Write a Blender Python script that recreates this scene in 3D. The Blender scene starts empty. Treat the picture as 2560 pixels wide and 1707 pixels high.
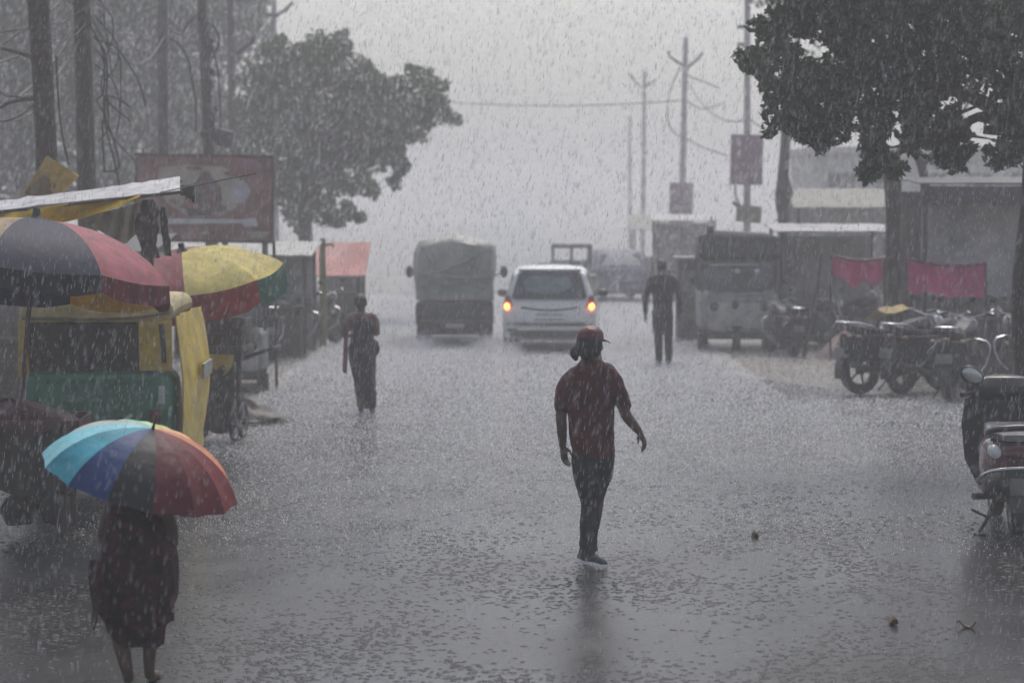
import bpy, bmesh, math, random
import numpy as np
from mathutils import Vector, Matrix, noise
R = math.radians
rnd = random.Random(11)
sc = bpy.context.scene
col = sc.collection
# ------------------------------------------------------------------ camera
F, H, HOR = 6000.0, 2.6, 514.0          # focal length in photo pixels, eye height, horizon row
PITCH = math.atan((853.5 - HOR) / F)
cd = bpy.data.cameras.new('camera'); cam = bpy.data.objects.new('camera', cd); col.objects.link(cam)
cam.location = (0, 0, H); cam.rotation_euler = (R(90) - PITCH, 0, 0)
cd.sensor_width = 36; cd.lens = F / 2560 * 36; cd.clip_start = .5; cd.clip_end = 3000
cd.dof.use_dof = True; cd.dof.focus_distance = 17.2; cd.dof.aperture_fstop = 2.3
sc.camera = cam
# ------------------------------------------------------------------ sky, sun, exposure
w = bpy.data.worlds.new('World'); sc.world = w; w.use_nodes = True
nt = w.node_tree; bg = nt.nodes['Background']
sky = nt.nodes.new('ShaderNodeTexSky'); sky.sky_type = 'NISHITA'; sky.sun_disc = False
sky.sun_elevation = R(58); sky.sun_rotation = R(10); sky.air_density = 1; sky.dust_density = 4
hs = nt.nodes.new('ShaderNodeHueSaturation'); hs.inputs['Saturation'].default_value = .6
nt.links.new(sky.outputs[0], hs.inputs['Color']); nt.links.new(hs.outputs[0], bg.inputs[0])
bg.inputs[1].default_value = .10
sl = bpy.data.lights.new('sun', 'SUN'); sl.energy = .8; sl.angle = R(25); sl.color = (1, .97, .93)
sun = bpy.data.objects.new('sun', sl); col.objects.link(sun); sun.rotation_euler = (R(-32), 0, R(-10))
sc.view_settings.view_transform = 'Standard'; sc.view_settings.look = 'None'
sc.view_settings.exposure = 0.72; sc.view_settings.gamma = 1
cy = sc.cycles
sc.render.engine = 'CYCLES'
cy.max_bounces = 6; cy.diffuse_bounces = 3; cy.glossy_bounces = 2; cy.transmission_bounces = 3
cy.volume_bounces = 3; cy.transparent_max_bounces = 6
cy.use_denoising = True; cy.sample_clamp_indirect = 6

def at(px, py, Y):
    "world point on depth plane y=Y behind photo pixel (px, py)"
    a, b = (px - 1280) / F, (853.5 - py) / F
    dy = math.cos(PITCH) + b * math.sin(PITCH); dz = -math.sin(PITCH) + b * math.cos(PITCH)
    t = Y / dy
    return Vector((a * t, Y, H + dz * t))
def gnd(px, py):
    a, b = (px - 1280) / F, (853.5 - py) / F
    dy = math.cos(PITCH) + b * math.sin(PITCH); dz = -math.sin(PITCH) + b * math.cos(PITCH)
    t = -H / dz
    return Vector((a * t, dy * t, 0))
def gx(px, Y): return Vector(((px - 1280) / F * Y, Y, 0))
# ------------------------------------------------------------------ materials
M = {}
def mat(name, c, rough=.5, metal=0, ns=6, na=.3, bump=0, bs=40, coat=0, emit=None, es=0, c2=None, wave=None, detail=5, spec=.5, trans=0, island=0, stretch=None, clear=0):
    if name in M: return M[name]
    m = bpy.data.materials.new(name); m.use_nodes = True; t = m.node_tree; L = t.links
    p = t.nodes['Principled BSDF']
    p.inputs['Roughness'].default_value = rough; p.inputs['Metallic'].default_value = metal
    p.inputs['Coat Weight'].default_value = coat; p.inputs['Coat Roughness'].default_value = .12
    p.inputs['Specular IOR Level'].default_value = spec
    tc = t.nodes.new('ShaderNodeTexCoord')
    src = tc.outputs['Object']
    if stretch:
        mp = t.nodes.new('ShaderNodeMapping'); mp.inputs['Scale'].default_value = stretch
        L.new(src, mp.inputs[0]); src = mp.outputs[0]
    n = t.nodes.new('ShaderNodeTexNoise'); n.inputs['Scale'].default_value = ns; n.inputs['Detail'].default_value = detail
    n.inputs['Roughness'].default_value = .65
    L.new(src, n.inputs['Vector'])
    cr = t.nodes.new('ShaderNodeValToRGB'); e = cr.color_ramp.elements
    lo = [x * (1 - na) for x in c]; hi = [min(1, x * (1 + na)) for x in c] if c2 is None else list(c2)
    e[0].position = .32; e[1].position = .68
    e[0].color = (*lo, 1); e[1].color = (*hi, 1)
    L.new(n.outputs['Fac'], cr.inputs[0])
    out = cr.outputs[0]
    if island:
        g = t.nodes.new('ShaderNodeNewGeometry'); mr = t.nodes.new('ShaderNodeMapRange')
        mr.inputs['To Min'].default_value = 1 - island; mr.inputs['To Max'].default_value = 1 + island
        L.new(g.outputs['Random Per Island'], mr.inputs[0])
        hv = t.nodes.new('ShaderNodeHueSaturation'); L.new(mr.outputs[0], hv.inputs['Value']); L.new(out, hv.inputs['Color'])
        out = hv.outputs[0]
    L.new(out, p.inputs['Base Color'])
    if bump:
        b = t.nodes.new('ShaderNodeBump'); n2 = t.nodes.new('ShaderNodeTexNoise'); n2.inputs['Scale'].default_value = bs
        n2.inputs['Detail'].default_value = 4
        L.new(src, n2.inputs['Vector']); L.new(n2.outputs['Fac'], b.inputs['Height'])
        b.inputs['Strength'].default_value = bump; b.inputs['Distance'].default_value = .02
        L.new(b.outputs[0], p.inputs['Normal'])
    if emit:
        p.inputs['Emission Color'].default_value = (*emit, 1); p.inputs['Emission Strength'].default_value = es
    if trans:
        tr = t.nodes.new('ShaderNodeBsdfTranslucent'); L.new(out, tr.inputs[0])
        mx = t.nodes.new('ShaderNodeMixShader'); mx.inputs[0].default_value = trans
        L.new(p.outputs[0], mx.inputs[1]); L.new(tr.outputs[0], mx.inputs[2])
        o_ = mx.outputs[0]
        if clear:
            tp = t.nodes.new('ShaderNodeBsdfTransparent'); m2 = t.nodes.new('ShaderNodeMixShader'); m2.inputs[0].default_value = clear
            L.new(o_, m2.inputs[1]); L.new(tp.outputs[0], m2.inputs[2]); o_ = m2.outputs[0]
        L.new(o_, t.nodes['Material Output'].inputs[0])
    M[name] = m
    return m
blk = mat('black_paint', (.016, .016, .018), .35, na=.4, coat=.2)
rub = mat('wet_rubber', (.014, .014, .015), .55, na=.3, bump=.3, bs=30)
chrome = mat('chrome', (.5, .5, .52), .25, 1, na=.2)
steel = mat('dull_steel', (.2, .2, .21), .4, .7, na=.4)
dkm = mat('dark_metal', (.035, .034, .034), .45, .4, na=.4)
glassm = mat('dark_glass', (.02, .023, .026), .08, na=.2, coat=.4)
skin = mat('brown_skin', (.085, .045, .028), .5, na=.2, ns=14)
hairm = mat('black_hair', (.008, .007, .007), .5, na=.5, ns=60, bump=.6, bs=90)
conc = mat('hazed_wet_concrete', (.27, .265, .26), .55, ns=4, na=.35, bump=.3, bs=30)  # concrete of the far poles, lightened to put haze fade into the colour
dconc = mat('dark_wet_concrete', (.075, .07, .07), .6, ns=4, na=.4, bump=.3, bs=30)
wood = mat('wet_dark_wood', (.045, .03, .022), .55, ns=5, na=.55, bump=.5, bs=25, stretch=(4, 4, .6))
barkm = mat('wet_bark', (.04, .031, .025), .7, ns=6, na=.55, bump=.9, bs=18, stretch=(3, 3, .8))
# ------------------------------------------------------------------ mesh builder
def cr_path(pts, k=4):
    pts = [Vector(p) for p in pts]
    if len(pts) < 3: return pts, [0, 1][:len(pts)]
    out, par = [], []
    for i in range(len(pts) - 1):
        p0 = pts[max(i - 1, 0)]; p1 = pts[i]; p2 = pts[i + 1]; p3 = pts[min(i + 2, len(pts) - 1)]
        for j in range(k):
            t = j / k
            out.append(.5 * ((2 * p1) + (p2 - p0) * t + (2 * p0 - 5 * p1 + 4 * p2 - p3) * t * t + (3 * p1 - p0 - 3 * p2 + p3) * t ** 3)); par.append(i + t)
    out.append(pts[-1]); par.append(len(pts) - 1)
    return out, par
class MB:
    def __init__(s): s.v = []; s.f = []; s.m = []; s.cur = 0; s.T = None
    def add(s, vs, fs):
        o = len(s.v)
        for p in vs:
            p = Vector(p)
            s.v.append(s.T @ p if s.T else p)
        for f in fs: s.f.append([i + o for i in f]); s.m.append(s.cur)
        return s
    def mi(s, i): s.cur = i; return s
    def box(s, c, d, rot=None, taper=1.0):
        x, y, z = d[0] / 2, d[1] / 2, d[2] / 2; c = Vector(c)
        vs = [Vector((a * x * (taper if k > 0 else 1), b * y * (taper if k > 0 else 1), k * z)) for k in (-1, 1) for a, b in ((-1, -1), (1, -1), (1, 1), (-1, 1))]
        if rot: 
            from mathutils import Euler
            rm = Euler(rot).to_matrix(); vs = [rm @ v for v in vs]
        return s.add([v + c for v in vs], [(3, 2, 1, 0), (4, 5, 6, 7), (0, 1, 5, 4), (1, 2, 6, 5), (2, 3, 7, 6), (3, 0, 4, 7)])
    def loft(s, rings, closed=True, cap=True):
        n = len(rings[0]); vs = [p for r in rings for p in r]; fs = []
        for i in range(len(rings) - 1):
            for j in range(n if closed else n - 1):
                a = i * n + j; b = i * n + (j + 1) % n
                fs.append((a, b, b + n, a + n))
        if cap and closed:
            fs.append(tuple(range(n - 1, -1, -1))); fs.append(tuple(range((len(rings) - 1) * n, len(rings) * n)))
        return s.add(vs, fs)
    def tube(s, pts, r, n=8, smooth=0, roundend=False):
        pts = [Vector(p) for p in pts]
        rr = list(r) if isinstance(r, (list, tuple)) else [r] * len(pts)
        if smooth and len(pts) > 2:
            pts2, par = cr_path(pts, smooth)
            rr = [rr[int(q)] + (rr[min(int(q) + 1, len(rr) - 1)] - rr[int(q)]) * (q - int(q)) for q in par]; pts = pts2
        if roundend:
            d0 = (pts[0] - pts[1]).normalized(); d1 = (pts[-1] - pts[-2]).normalized()
            pre = [(pts[0] + d0 * rr[0] * k, rr[0] * math.sqrt(max(0, 1 - k * k))) for k in (.97, .75, .4)]
            post = [(pts[-1] + d1 * rr[-1] * k, rr[-1] * math.sqrt(max(0, 1 - k * k))) for k in (.4, .75, .97)]
            rr = [x[1] for x in pre] + rr + [x[1] for x in post]
            pts = [x[0] for x in pre] + pts + [x[0] for x in post]
        u = None; rings = []
        for i, p in enumerate(pts):
            d = (pts[min(i + 1, len(pts) - 1)] - pts[max(i - 1, 0)]).normalized()
            if u is None:
                u = d.orthogonal().normalized()
            else:
                u = (u - d * u.dot(d)); u = u.normalized() if u.length > 1e-6 else d.orthogonal().normalized()
            v = d.cross(u)
            rings.append([p + (u * math.cos(2 * math.pi * k / n) + v * math.sin(2 * math.pi * k / n)) * rr[i] for k in range(n)])
        return s.loft(rings)
    def limb(s, pts, r, n=14, k=5): return s.tube(pts, r, n, k, True)
    def stack(s, secs, n=24, k=4, power=2.0):
        "secs: (cx, cy, z, rx, ry) ellipses stacked in z, smoothed"
        A = [Vector((a[0], a[1], a[2])) for a in secs]; B = [Vector((a[3], a[4], 0)) for a in secs]
        pa, _ = cr_path(A, k); pb, _ = cr_path(B, k); rings = []
        for c, q in zip(pa, pb):
            ring = []
            for j in range(n):
                t = 2 * math.pi * j / n; ct, st = math.cos(t), math.sin(t); e = 2 / power
                ring.append(c + Vector((abs(q.x) * math.copysign(abs(ct) ** e, ct), abs(q.y) * math.copysign(abs(st) ** e, st), 0)))
            rings.append(ring)
        return s.loft(rings)
    def ell(s, c, r, n=16, m=10, rot=None):
        c = Vector(c); vs = []
        rings = []
        for i in range(m + 1):
            a = -math.pi / 2 + math.pi * (i + .001) / (m + .002)
            ring = [Vector((r[0] * math.cos(a) * math.cos(2 * math.pi * j / n), r[1] * math.cos(a) * math.sin(2 * math.pi * j / n), r[2] * math.sin(a))) for j in range(n)]
            if rot: ring = [rot @ p for p in ring]
            rings.append([p + c for p in ring])
        return s.loft(rings)
    def lathe(s, prof, c=(0, 0, 0), axis='z', n=24):
        c = Vector(c); rings = []
        for r, h in prof:
            ring = []
            for j in range(n):
                a = 2 * math.pi * j / n; x, y = r * math.cos(a), r * math.sin(a)
                p = (x, y, h) if axis == 'z' else ((h, x, y) if axis == 'x' else (x, h, y))
                ring.append(c + Vector(p))
            rings.append(ring)
        return s.loft(rings, cap=False)
    def torus(s, c, R_, r, axis='x', n=28, k=8, sq=1.0):
        prof = [(R_ + r * math.cos(2 * math.pi * i / k), r * sq * math.sin(2 * math.pi * i / k)) for i in range(k + 1)]
        return s.lathe(prof, c, axis, n)
    def prism(s, outline, axis, a, b):
        "outline of 2D points extruded along axis from a to b"
        def P(q, h): return {'x': (h, q[0], q[1]), 'y': (q[0], h, q[1]), 'z': (q[0], q[1], h)}[axis]
        return s.loft([[P(q, a) for q in outline], [P(q, b) for q in outline]])
    def sheet(s, grid, th=.006):
        "grid[i][j] points -> thin closed sheet"
        ni, nj = len(grid), len(grid[0]); g = [[Vector(p) for p in r] for r in grid]
        top, bot = [], []
        for i in range(ni):
            for j in range(nj):
                du = g[min(i + 1, ni - 1)][j] - g[max(i - 1, 0)][j]; dv = g[i][min(j + 1, nj - 1)] - g[i][max(j - 1, 0)]
                nn = du.cross(dv); nn = nn.normalized() if nn.length > 1e-9 else Vector((0, 0, 1))
                top.append(g[i][j] + nn * th / 2); bot.append(g[i][j] - nn * th / 2)
        N = ni * nj; fs = []
        for i in range(ni - 1):
            for j in range(nj - 1):
                a = i * nj + j
                fs.append((a, a + nj, a + nj + 1, a + 1)); fs.append((N + a, N + a + 1, N + a + nj + 1, N + a + nj))
        edge = [(0, j) for j in range(nj)] + [(i, nj - 1) for i in range(1, ni)] + [(ni - 1, j) for j in range(nj - 2, -1, -1)] + [(i, 0) for i in range(ni - 2, 0, -1)]
        ids = [i * nj + j for i, j in edge]
        for q in range(len(ids)):
            a, b = ids[q], ids[(q + 1) % len(ids)]
            fs.append((a, b, b + N, a + N))
        return s.add(top + bot, fs)
    def mesh(s, name, mats, smooth=True, bevel=0, angle=40):
        me = bpy.data.meshes.new(name); me.from_pydata([tuple(v) for v in s.v], [], s.f)
        for m in (mats if isinstance(mats, (list, tuple)) else [mats]): me.materials.append(m)
        me.polygons.foreach_set('material_index', s.m)
        bm = bmesh.new(); bm.from_mesh(me)
        bmesh.ops.recalc_face_normals(bm, faces=bm.faces)
        if bevel:
            es = [e for e in bm.edges if len(e.link_faces) == 2 and e.calc_face_angle(0) > R(30)]
            bmesh.ops.bevel(bm, geom=es, offset=bevel, segments=2, profile=.6, affect='EDGES', clamp_overlap=True)
        if smooth:
            for f in bm.faces: f.smooth = True
            for e in bm.edges:
                if len(e.link_faces) == 2 and e.calc_face_angle(0) > R(angle): e.smooth = False
        bm.to_mesh(me); bm.free()
        return me
    def build(s, name, mats, parent=None, smooth=True, bevel=0, angle=40, label=None):
        o = bpy.data.objects.new(name, s.mesh(name, mats, smooth, bevel, angle)); col.objects.link(o)
        if parent: o.parent = parent
        if label: o['label'] = label
        return o
    def body(s, name, mats, parent, voxel=.007, it=6, wr=0, wf=12, label=None, wz=1.0):
        "one continuous skin over everything collected"
        me = bpy.data.meshes.new('tmp'); me.from_pydata([tuple(v) for v in s.v], [], s.f)
        bm = bmesh.new(); bm.from_mesh(me); bmesh.ops.recalc_face_normals(bm, faces=bm.faces); bm.to_mesh(me); bm.free()
        t = bpy.data.objects.new('tmp', me); col.objects.link(t)
        md = t.modifiers.new('r', 'REMESH'); md.mode = 'VOXEL'; md.voxel_size = voxel; md.adaptivity = 0
        if it: ms = t.modifiers.new('s', 'SMOOTH'); ms.iterations = it; ms.factor = .5
        dg = bpy.context.evaluated_depsgraph_get(); ev = t.evaluated_get(dg)
        out = bpy.data.meshes.new_from_object(ev); bpy.data.objects.remove(t); bpy.data.meshes.remove(me)
        out.name = name; out.materials.clear()
        out.materials.append(mats)
        if wr:
            nv = len(out.vertices); co = np.empty(nv * 3, np.float32); no = np.empty(nv * 3, np.float32)
            out.vertices.foreach_get('co', co); out.vertex_normals.foreach_get('vector', no); co = co.reshape(-1, 3); no = no.reshape(-1, 3)
            qs = co * np.array([wf, wf, wf * wz], np.float32)
            d = np.array([noise.noise(q) + .5 * noise.noise(Vector(q) * 2.3) for q in map(Vector, qs.tolist())], np.float32)
            out.vertices.foreach_set('co', (co + no * (wr * d)[:, None]).astype(np.float32).ravel()); out.update()
        out.polygons.foreach_set('use_smooth', [True] * len(out.polygons))
        o = bpy.data.objects.new(name, out); col.objects.link(o); o.parent = parent
        if label: o['label'] = label
        return o
def thing(name, label, cat, loc=(0, 0, 0), rz=0, group=None):
    o = bpy.data.objects.new(name, None); o.empty_display_size = .2; col.objects.link(o)
    o.location = loc; o.rotation_euler = (0, 0, rz); o['label'] = label; o['category'] = cat
    if group: o['group'] = group
    return o
def tag(o, label, cat, group=None, kind=None):
    o['label'] = label; o['category'] = cat
    if group: o['group'] = group
    if kind: o['kind'] = kind
    return o
def struct(o): o['kind'] = 'structure'; return o
def kids(o): return list(o.children)
def copy_tree(o, parent=None):
    c = o.copy(); col.objects.link(c); c.parent = parent
    for ch in kids(o): copy_tree(ch, c)
    return c
def dup(o, label, loc, rz, sc_=1.0, group=None):
    c = copy_tree(o); c['label'] = label; c.location = loc; c.rotation_euler = (0, 0, rz); c.scale = (sc_,) * 3
    if group: c['group'] = group
    return c
# ------------------------------------------------------------------ ground
def ground_mat(name, c, c2, rough, mudmix=None, dent=1.0):
    m = bpy.data.materials.new(name); m.use_nodes = True; t = m.node_tree; L = t.links; p = t.nodes['Principled BSDF']
    tc = t.nodes.new('ShaderNodeTexCoord'); src = tc.outputs['Object']
    n = t.nodes.new('ShaderNodeTexNoise'); n.inputs['Scale'].default_value = .9; n.inputs['Detail'].default_value = 8; n.inputs['Roughness'].default_value = .6
    L.new(src, n.inputs[0])
    r = t.nodes.new('ShaderNodeValToRGB'); r.color_ramp.elements[0].position = .35; r.color_ramp.elements[1].position = .66
    r.color_ramp.elements[0].color = (*c, 1); r.color_ramp.elements[1].color = (*c2, 1); L.new(n.outputs[0], r.inputs[0])
    g = t.nodes.new('ShaderNodeTexNoise'); g.inputs['Scale'].default_value = 55; g.inputs['Detail'].default_value = 3; L.new(src, g.inputs[0])
    mx = t.nodes.new('ShaderNodeMixRGB'); mx.blend_type = 'MULTIPLY'; mx.inputs[0].default_value = .6
    L.new(r.outputs[0], mx.inputs[1]); L.new(g.outputs[0], mx.inputs[2])
    L.new(mx.outputs[0], p.inputs['Base Color'])
    # roughness: smooth puddled film against rough wet aggregate
    n3 = t.nodes.new('ShaderNodeTexNoise'); n3.inputs['Scale'].default_value = .45; n3.inputs['Detail'].default_value = 5; L.new(src, n3.inputs[0])
    rr = t.nodes.new('ShaderNodeMapRange'); rr.inputs['From Min'].default_value = .35; rr.inputs['From Max'].default_value = .65
    rr.inputs['To Min'].default_value = rough * .75; rr.inputs['To Max'].default_value = rough * 1.25
    L.new(n3.outputs[0], rr.inputs[0]); L.new(rr.outputs[0], p.inputs['Roughness'])
    p.inputs['IOR'].default_value = 1.35
    # drop craters and rings
    v = t.nodes.new('ShaderNodeTexVoronoi'); v.inputs['Scale'].default_value = 13; L.new(src, v.inputs['Vector'])
    cr = t.nodes.new('ShaderNodeValToRGB'); e = cr.color_ramp.elements
    e[0].position = 0; e[0].color = (.1, .1, .1, 1); e[1].position = .34; e[1].color = (.42, .42, .42, 1)
    for pos, val in ((.10, .95), (.2, .3), (.27, .58)):
        q = e.new(pos); q.color = (val, val, val, 1)
    L.new(v.outputs['Distance'], cr.inputs[0])
    v2 = t.nodes.new('ShaderNodeTexVoronoi'); v2.inputs['Scale'].default_value = 31; L.new(src, v2.inputs['Vector'])
    cr2 = t.nodes.new('ShaderNodeValToRGB'); e = cr2.color_ramp.elements
    e[0].position = 0; e[0].color = (1, 1, 1, 1); e[1].position = .3; e[1].color = (.3, .3, .3, 1)
    L.new(v2.outputs['Distance'], cr2.inputs[0])
    n4 = t.nodes.new('ShaderNodeTexNoise'); n4.inputs['Scale'].default_value = 24; n4.inputs['Detail'].default_value = 5; L.new(src, n4.inputs[0])
    a1 = t.nodes.new('ShaderNodeMath'); a1.operation = 'ADD'; a2 = t.nodes.new('ShaderNodeMath'); a2.operation = 'MULTIPLY_ADD'; a2.inputs[1].default_value = .5
    L.new(cr.outputs[0], a1.inputs[0]); L.new(cr2.outputs[0], a2.inputs[0]); L.new(n4.outputs[0], a2.inputs[2]); L.new(a2.outputs[0], a1.inputs[1])
    b = t.nodes.new('ShaderNodeBump'); b.inputs['Strength'].default_value = .5 * dent; b.inputs['Distance'].default_value = .005
    L.new(a1.outputs[0], b.inputs['Height']); L.new(b.outputs[0], p.inputs['Normal']); L.new(b.outputs[0], p.inputs['Coat Normal'])
    return m
mud = ground_mat('wet_mud', (.15, .13, .105), (.25, .215, .17), .36)
asph = ground_mat('wet_asphalt', (.026, .026, .029), (.055, .055, .06), .28, dent=1.0)
g = MB(); g.add([(-260, -30, -.004), (260, -30, -.004), (260, 700, -.004), (-260, 700, -.004)], [(0, 1, 2, 3)])
struct(g.build('ground', mud, smooth=False))
rd = MB(); rowsY = [-12 + i * 1.0 for i in range(0, 100)] + [90 + i * 12 for i in range(50)]
ring = []
def redge(y, s): 
    base = (-3.35 if y > 27 else -3.35 - min(1, (27 - y) / 6) * 1.9) if s < 0 else 7.5
    if s > 0 and y > 29: base -= min(1, (y - 29) / 8) * 4.3
    return base + .45 * noise.noise(Vector((s * 7, y * .22, 0))) + .16 * noise.noise(Vector((s * 3, y * 1.1, 5)))
vs = []; fs = []
for i, y in enumerate(rowsY):
    a, b = redge(y, -1), redge(y, 1)
    for k in range(9): vs.append((a + (b - a) * k / 8, y, .0))
for i in range(len(rowsY) - 1):
    for k in range(8): q = i * 9 + k; fs.append((q, q + 1, q + 10, q + 9))
rd.add(vs, fs); struct(rd.build('road', asph, smooth=False))
def heap(name, label, cat, c, r, h, m, seed, amp=.25):
    b = MB(); n, k = 40, 12; rings = []
    for i in range(k + 1):
        t = i / k
        ring = []
        for j in range(n):
            a = 2 * math.pi * j / n; d = Vector((math.cos(a), math.sin(a), 0))
            rr = (1 - t ** 1.15)
            nz = noise.noise(Vector((d.x * 2 + seed, d.y * 2, t * 3))) + .5 * noise.noise(Vector((d.x * 7 + seed, d.y * 7, t * 9)))
            ring.append(Vector((d.x * r[0] * rr * (1 + amp * nz), d.y * r[1] * rr * (1 + amp * nz), h * (t ** .9) * (1 + .5 * amp * nz) - .02)))
        rings.append(ring)
    b.loft(rings); o = b.build(name, m); o.location = c
    return tag(o, label, cat)
heap('mud_heap', 'low dark heap of wet mud and rubble beside the brown cart', 'heap', gnd(640, 1062) + Vector((-.25, .3, 0)), (.62, .5), .33, mat('dark_mud', (.06, .048, .038), .6, ns=9, na=.6, bump=1, bs=14), 3, .4)
heap('sand_heap', 'pale pinkish sand heap beside the parked motorcycles', 'heap', gnd(2112, 897), (.5, .5), .52, mat('pink_sand', (.27, .20, .185), .8, ns=12, na=.3, bump=.6, bs=40), 8, .12)
leafm = mat('fallen_leaf', (.1, .06, .025), .5, na=.4)
for px, py, lab, s in ((1889, 1343, 'brown curled leaf fallen on the open road beside the walking man', .075), (2231, 1560, 'yellowish leaf lying on the wet road nearest the bottom edge', .07), (2415, 1568, 'small dark leaf lying on the road below the scooter', .06)):
    b = MB(); grid = [[(math.cos(math.pi * i / 8) * s, (j - 1) * s * .45 * math.sin(math.pi * (i + .15) / 8.3), .012 + .25 * s * (abs(j - 1)) + .02 * math.sin(i)) for j in range(3)] for i in range(9)]
    b.sheet(grid, .003); o = b.build('fallen_leaf', leafm); o.location = gnd(px, py); o.rotation_euler = (0, 0, rnd.random() * 3); tag(o, lab, 'leaf', 'fallen leaves on the road')
# ------------------------------------------------------------------ trees
NG = np.random.default_rng(21)
def leaf_arrays(c, rad, n, size, droop, elong=2.2):
    d = NG.normal(size=(n, 3)); d /= np.linalg.norm(d, axis=1)[:, None]
    d *= (NG.random(n) ** .22)[:, None] * np.where(NG.random(n) < .25, NG.random(n), 1)[:, None]
    p = np.array(c) + d * np.array(rad); s_ = (size * NG.uniform(.55, 1.25, n))[:, None]
    ax = NG.normal(size=(n, 3)); ax[:, 2] = NG.normal(-droop, .6, n); ax /= np.linalg.norm(ax, axis=1)[:, None]
    sd = np.cross(ax, NG.normal(size=(n, 3))); sd /= np.linalg.norm(sd, axis=1)[:, None]; nn = np.cross(ax, sd)
    wd = s_ / elong / 2; mid = p + nn * wd * .5 - ax * s_ * .08
    return np.stack([p - ax * s_ / 2, mid + sd * wd, p + ax * s_ / 2, mid - sd * wd], 1)
def np_mesh(name, V, Fc, m, smooth=True):
    me = bpy.data.meshes.new(name); me.vertices.add(len(V)); me.vertices.foreach_set('co', V.astype(np.float32).ravel())
    me.loops.add(len(Fc) * 3); me.loops.foreach_set('vertex_index', Fc.astype(np.int32).ravel()); me.polygons.add(len(Fc))
    me.polygons.foreach_set('loop_start', np.arange(0, 3 * len(Fc), 3, dtype=np.int32)); me.polygons.foreach_set('use_smooth', np.full(len(Fc), smooth))
    me.update(calc_edges=True); me.validate(); me.materials.append(m)
    o = bpy.data.objects.new(name, me); col.objects.link(o); return o
def leaf_mesh(name, clumps, per, size, m, parent, droop=.5):
    A = []
    for (c, r) in clumps:
        n = int(per * (r[0] * r[1] * r[2]) ** (2 / 3)) + 6
        A.append(leaf_arrays(c, r, n, size, droop))
        for _ in range(7):     # satellite sprays make the outline ragged
            d = NG.normal(size=3); d /= np.linalg.norm(d); k = NG.uniform(.22, .42)
            A.append(leaf_arrays(np.array(c) + d * np.array(r) * NG.uniform(.85, 1.2), [x * k for x in r], max(4, int(n * k * k * .8)), size, droop))
    V = np.concatenate(A); n = len(V); Fc = (np.array([(0, 1, 2), (0, 2, 3)])[None] + 4 * np.arange(n)[:, None, None]).reshape(-1, 3)
    o = np_mesh(name, V.reshape(-1, 3), Fc, m, False); o.parent = parent; return o
def px_clumps(lst, Y, yj, thick=.8, ysc=1.0):
    out = []
    for px, py, rp in lst:
        y = Y + rnd.uniform(-yj, yj); p = at(px, py, y); r = rp / F * y
        out.append((p, (r, max(r, thick) * ysc, r)))
    return out
def rel(cl, base): return [(c - base, r) for c, r in cl]
lf_near = mat('glossy_dark_leaves', (.014, .038, .010), .5, ns=1.2, na=.3, c2=(.04, .075, .02), island=.5, trans=.2)
lf_mid = mat('mid_green_leaves', (.035, .07, .018), .6, ns=.7, na=.3, c2=(.11, .14, .035), island=.45, trans=.25)
lf_far = mat('dull_green_leaves', (.03, .042, .024), .55, ns=.6, na=.3, c2=(.055, .07, .035), island=.45, trans=.2)
def limbs(b, root, ends, r0, sag=.0):
    for e in ends:
        e = Vector(e); root = Vector(root); m1 = root.lerp(e, .4) + Vector((rnd.uniform(-.2, .2), rnd.uniform(-.2, .2), .25 + rnd.uniform(0, .2))); m2 = root.lerp(e, .75) + Vector((rnd.uniform(-.1, .1), 0, .12))
        b.tube([root, m1, m2, e], [r0, r0 * .65, r0 * .4, r0 * .15], 8, 4)
        for _ in range(3):
            q = root.lerp(e, rnd.uniform(.4, .85)) + Vector((0, 0, .15)); d = Vector((rnd.uniform(-.6, .6), rnd.uniform(-.5, .5), rnd.uniform(-.3, .5)))
            b.tube([q, q + d * .5, q + d], [r0 * .3, r0 * .2, r0 * .06], 6)
# near tree at right, trunk just outside the frame
base = gx(2590, 24.5)
t = thing('roadside_tree', 'large dark leafy tree overhanging the right side of the road', 'tree', base)
b = MB(); fork = Vector((.05, .1, 3.3))
b.tube([(0, 0, -.1), (.03, 0, .5), (-.06, .05, 1.6), (.02, .08, 2.6), fork], [.26, .2, .18, .17, .16], 14, 4)
ends = [at(x, y, 24.5 + d) - base for x, y, d in ((2120, 290, .3), (1960, 200, -.2), (2250, 100, .6), (2450, 60, -.5), (2330, 390, .2), (2200, 400, -.3), (2500, -100, 0))]
limbs(b, fork, ends, .075)
tr = b.build('trunk', barkm, t)
cl = [(1878, 152, 34), (1905, 165, 34), (1945, 95, 55), (1975, 30, 60), (1960, 190, 70), (1965, 265, 62), (2000, 310, 45), (2040, 270, 70), (2050, 335, 42), (2085, 320, 45), (2070, 190, 55), (2070, 45, 75), (2130, 80, 55), (2140, 215, 75), (2175, 120, 60), (2190, 20, 80),
      (2230, 200, 80), (2260, 120, 75), (2300, 40, 80), (2320, 190, 75), (2380, 130, 70), (2400, 200, 55), (2390, 30, 80), (2460, 80, 80), (2480, 160, 70), (2530, 60, 80), (2540, 250, 70), (2550, 330, 70), (2500, 390, 36), (2195, 310, 40), (2180, 370, 38), (2175, 425, 28), (2225, 420, 30), (2290, 350, 40), (2340, 300, 55), (2375, 350, 55), (2385, 400, 34), (2290, 280, 40),
      (2050, -50, 90), (2180, -90, 110), (2330, -80, 120), (2480, -60, 120), (2650, 0, 160), (2700, 200, 170), (2640, -200, 160), (2400, -240, 150), (2150, -230, 130)]
leaf_mesh('crown', rel(px_clumps(cl, 24.5, .8, .4), base), 2900, .13, lf_near, t, .7)
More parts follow.
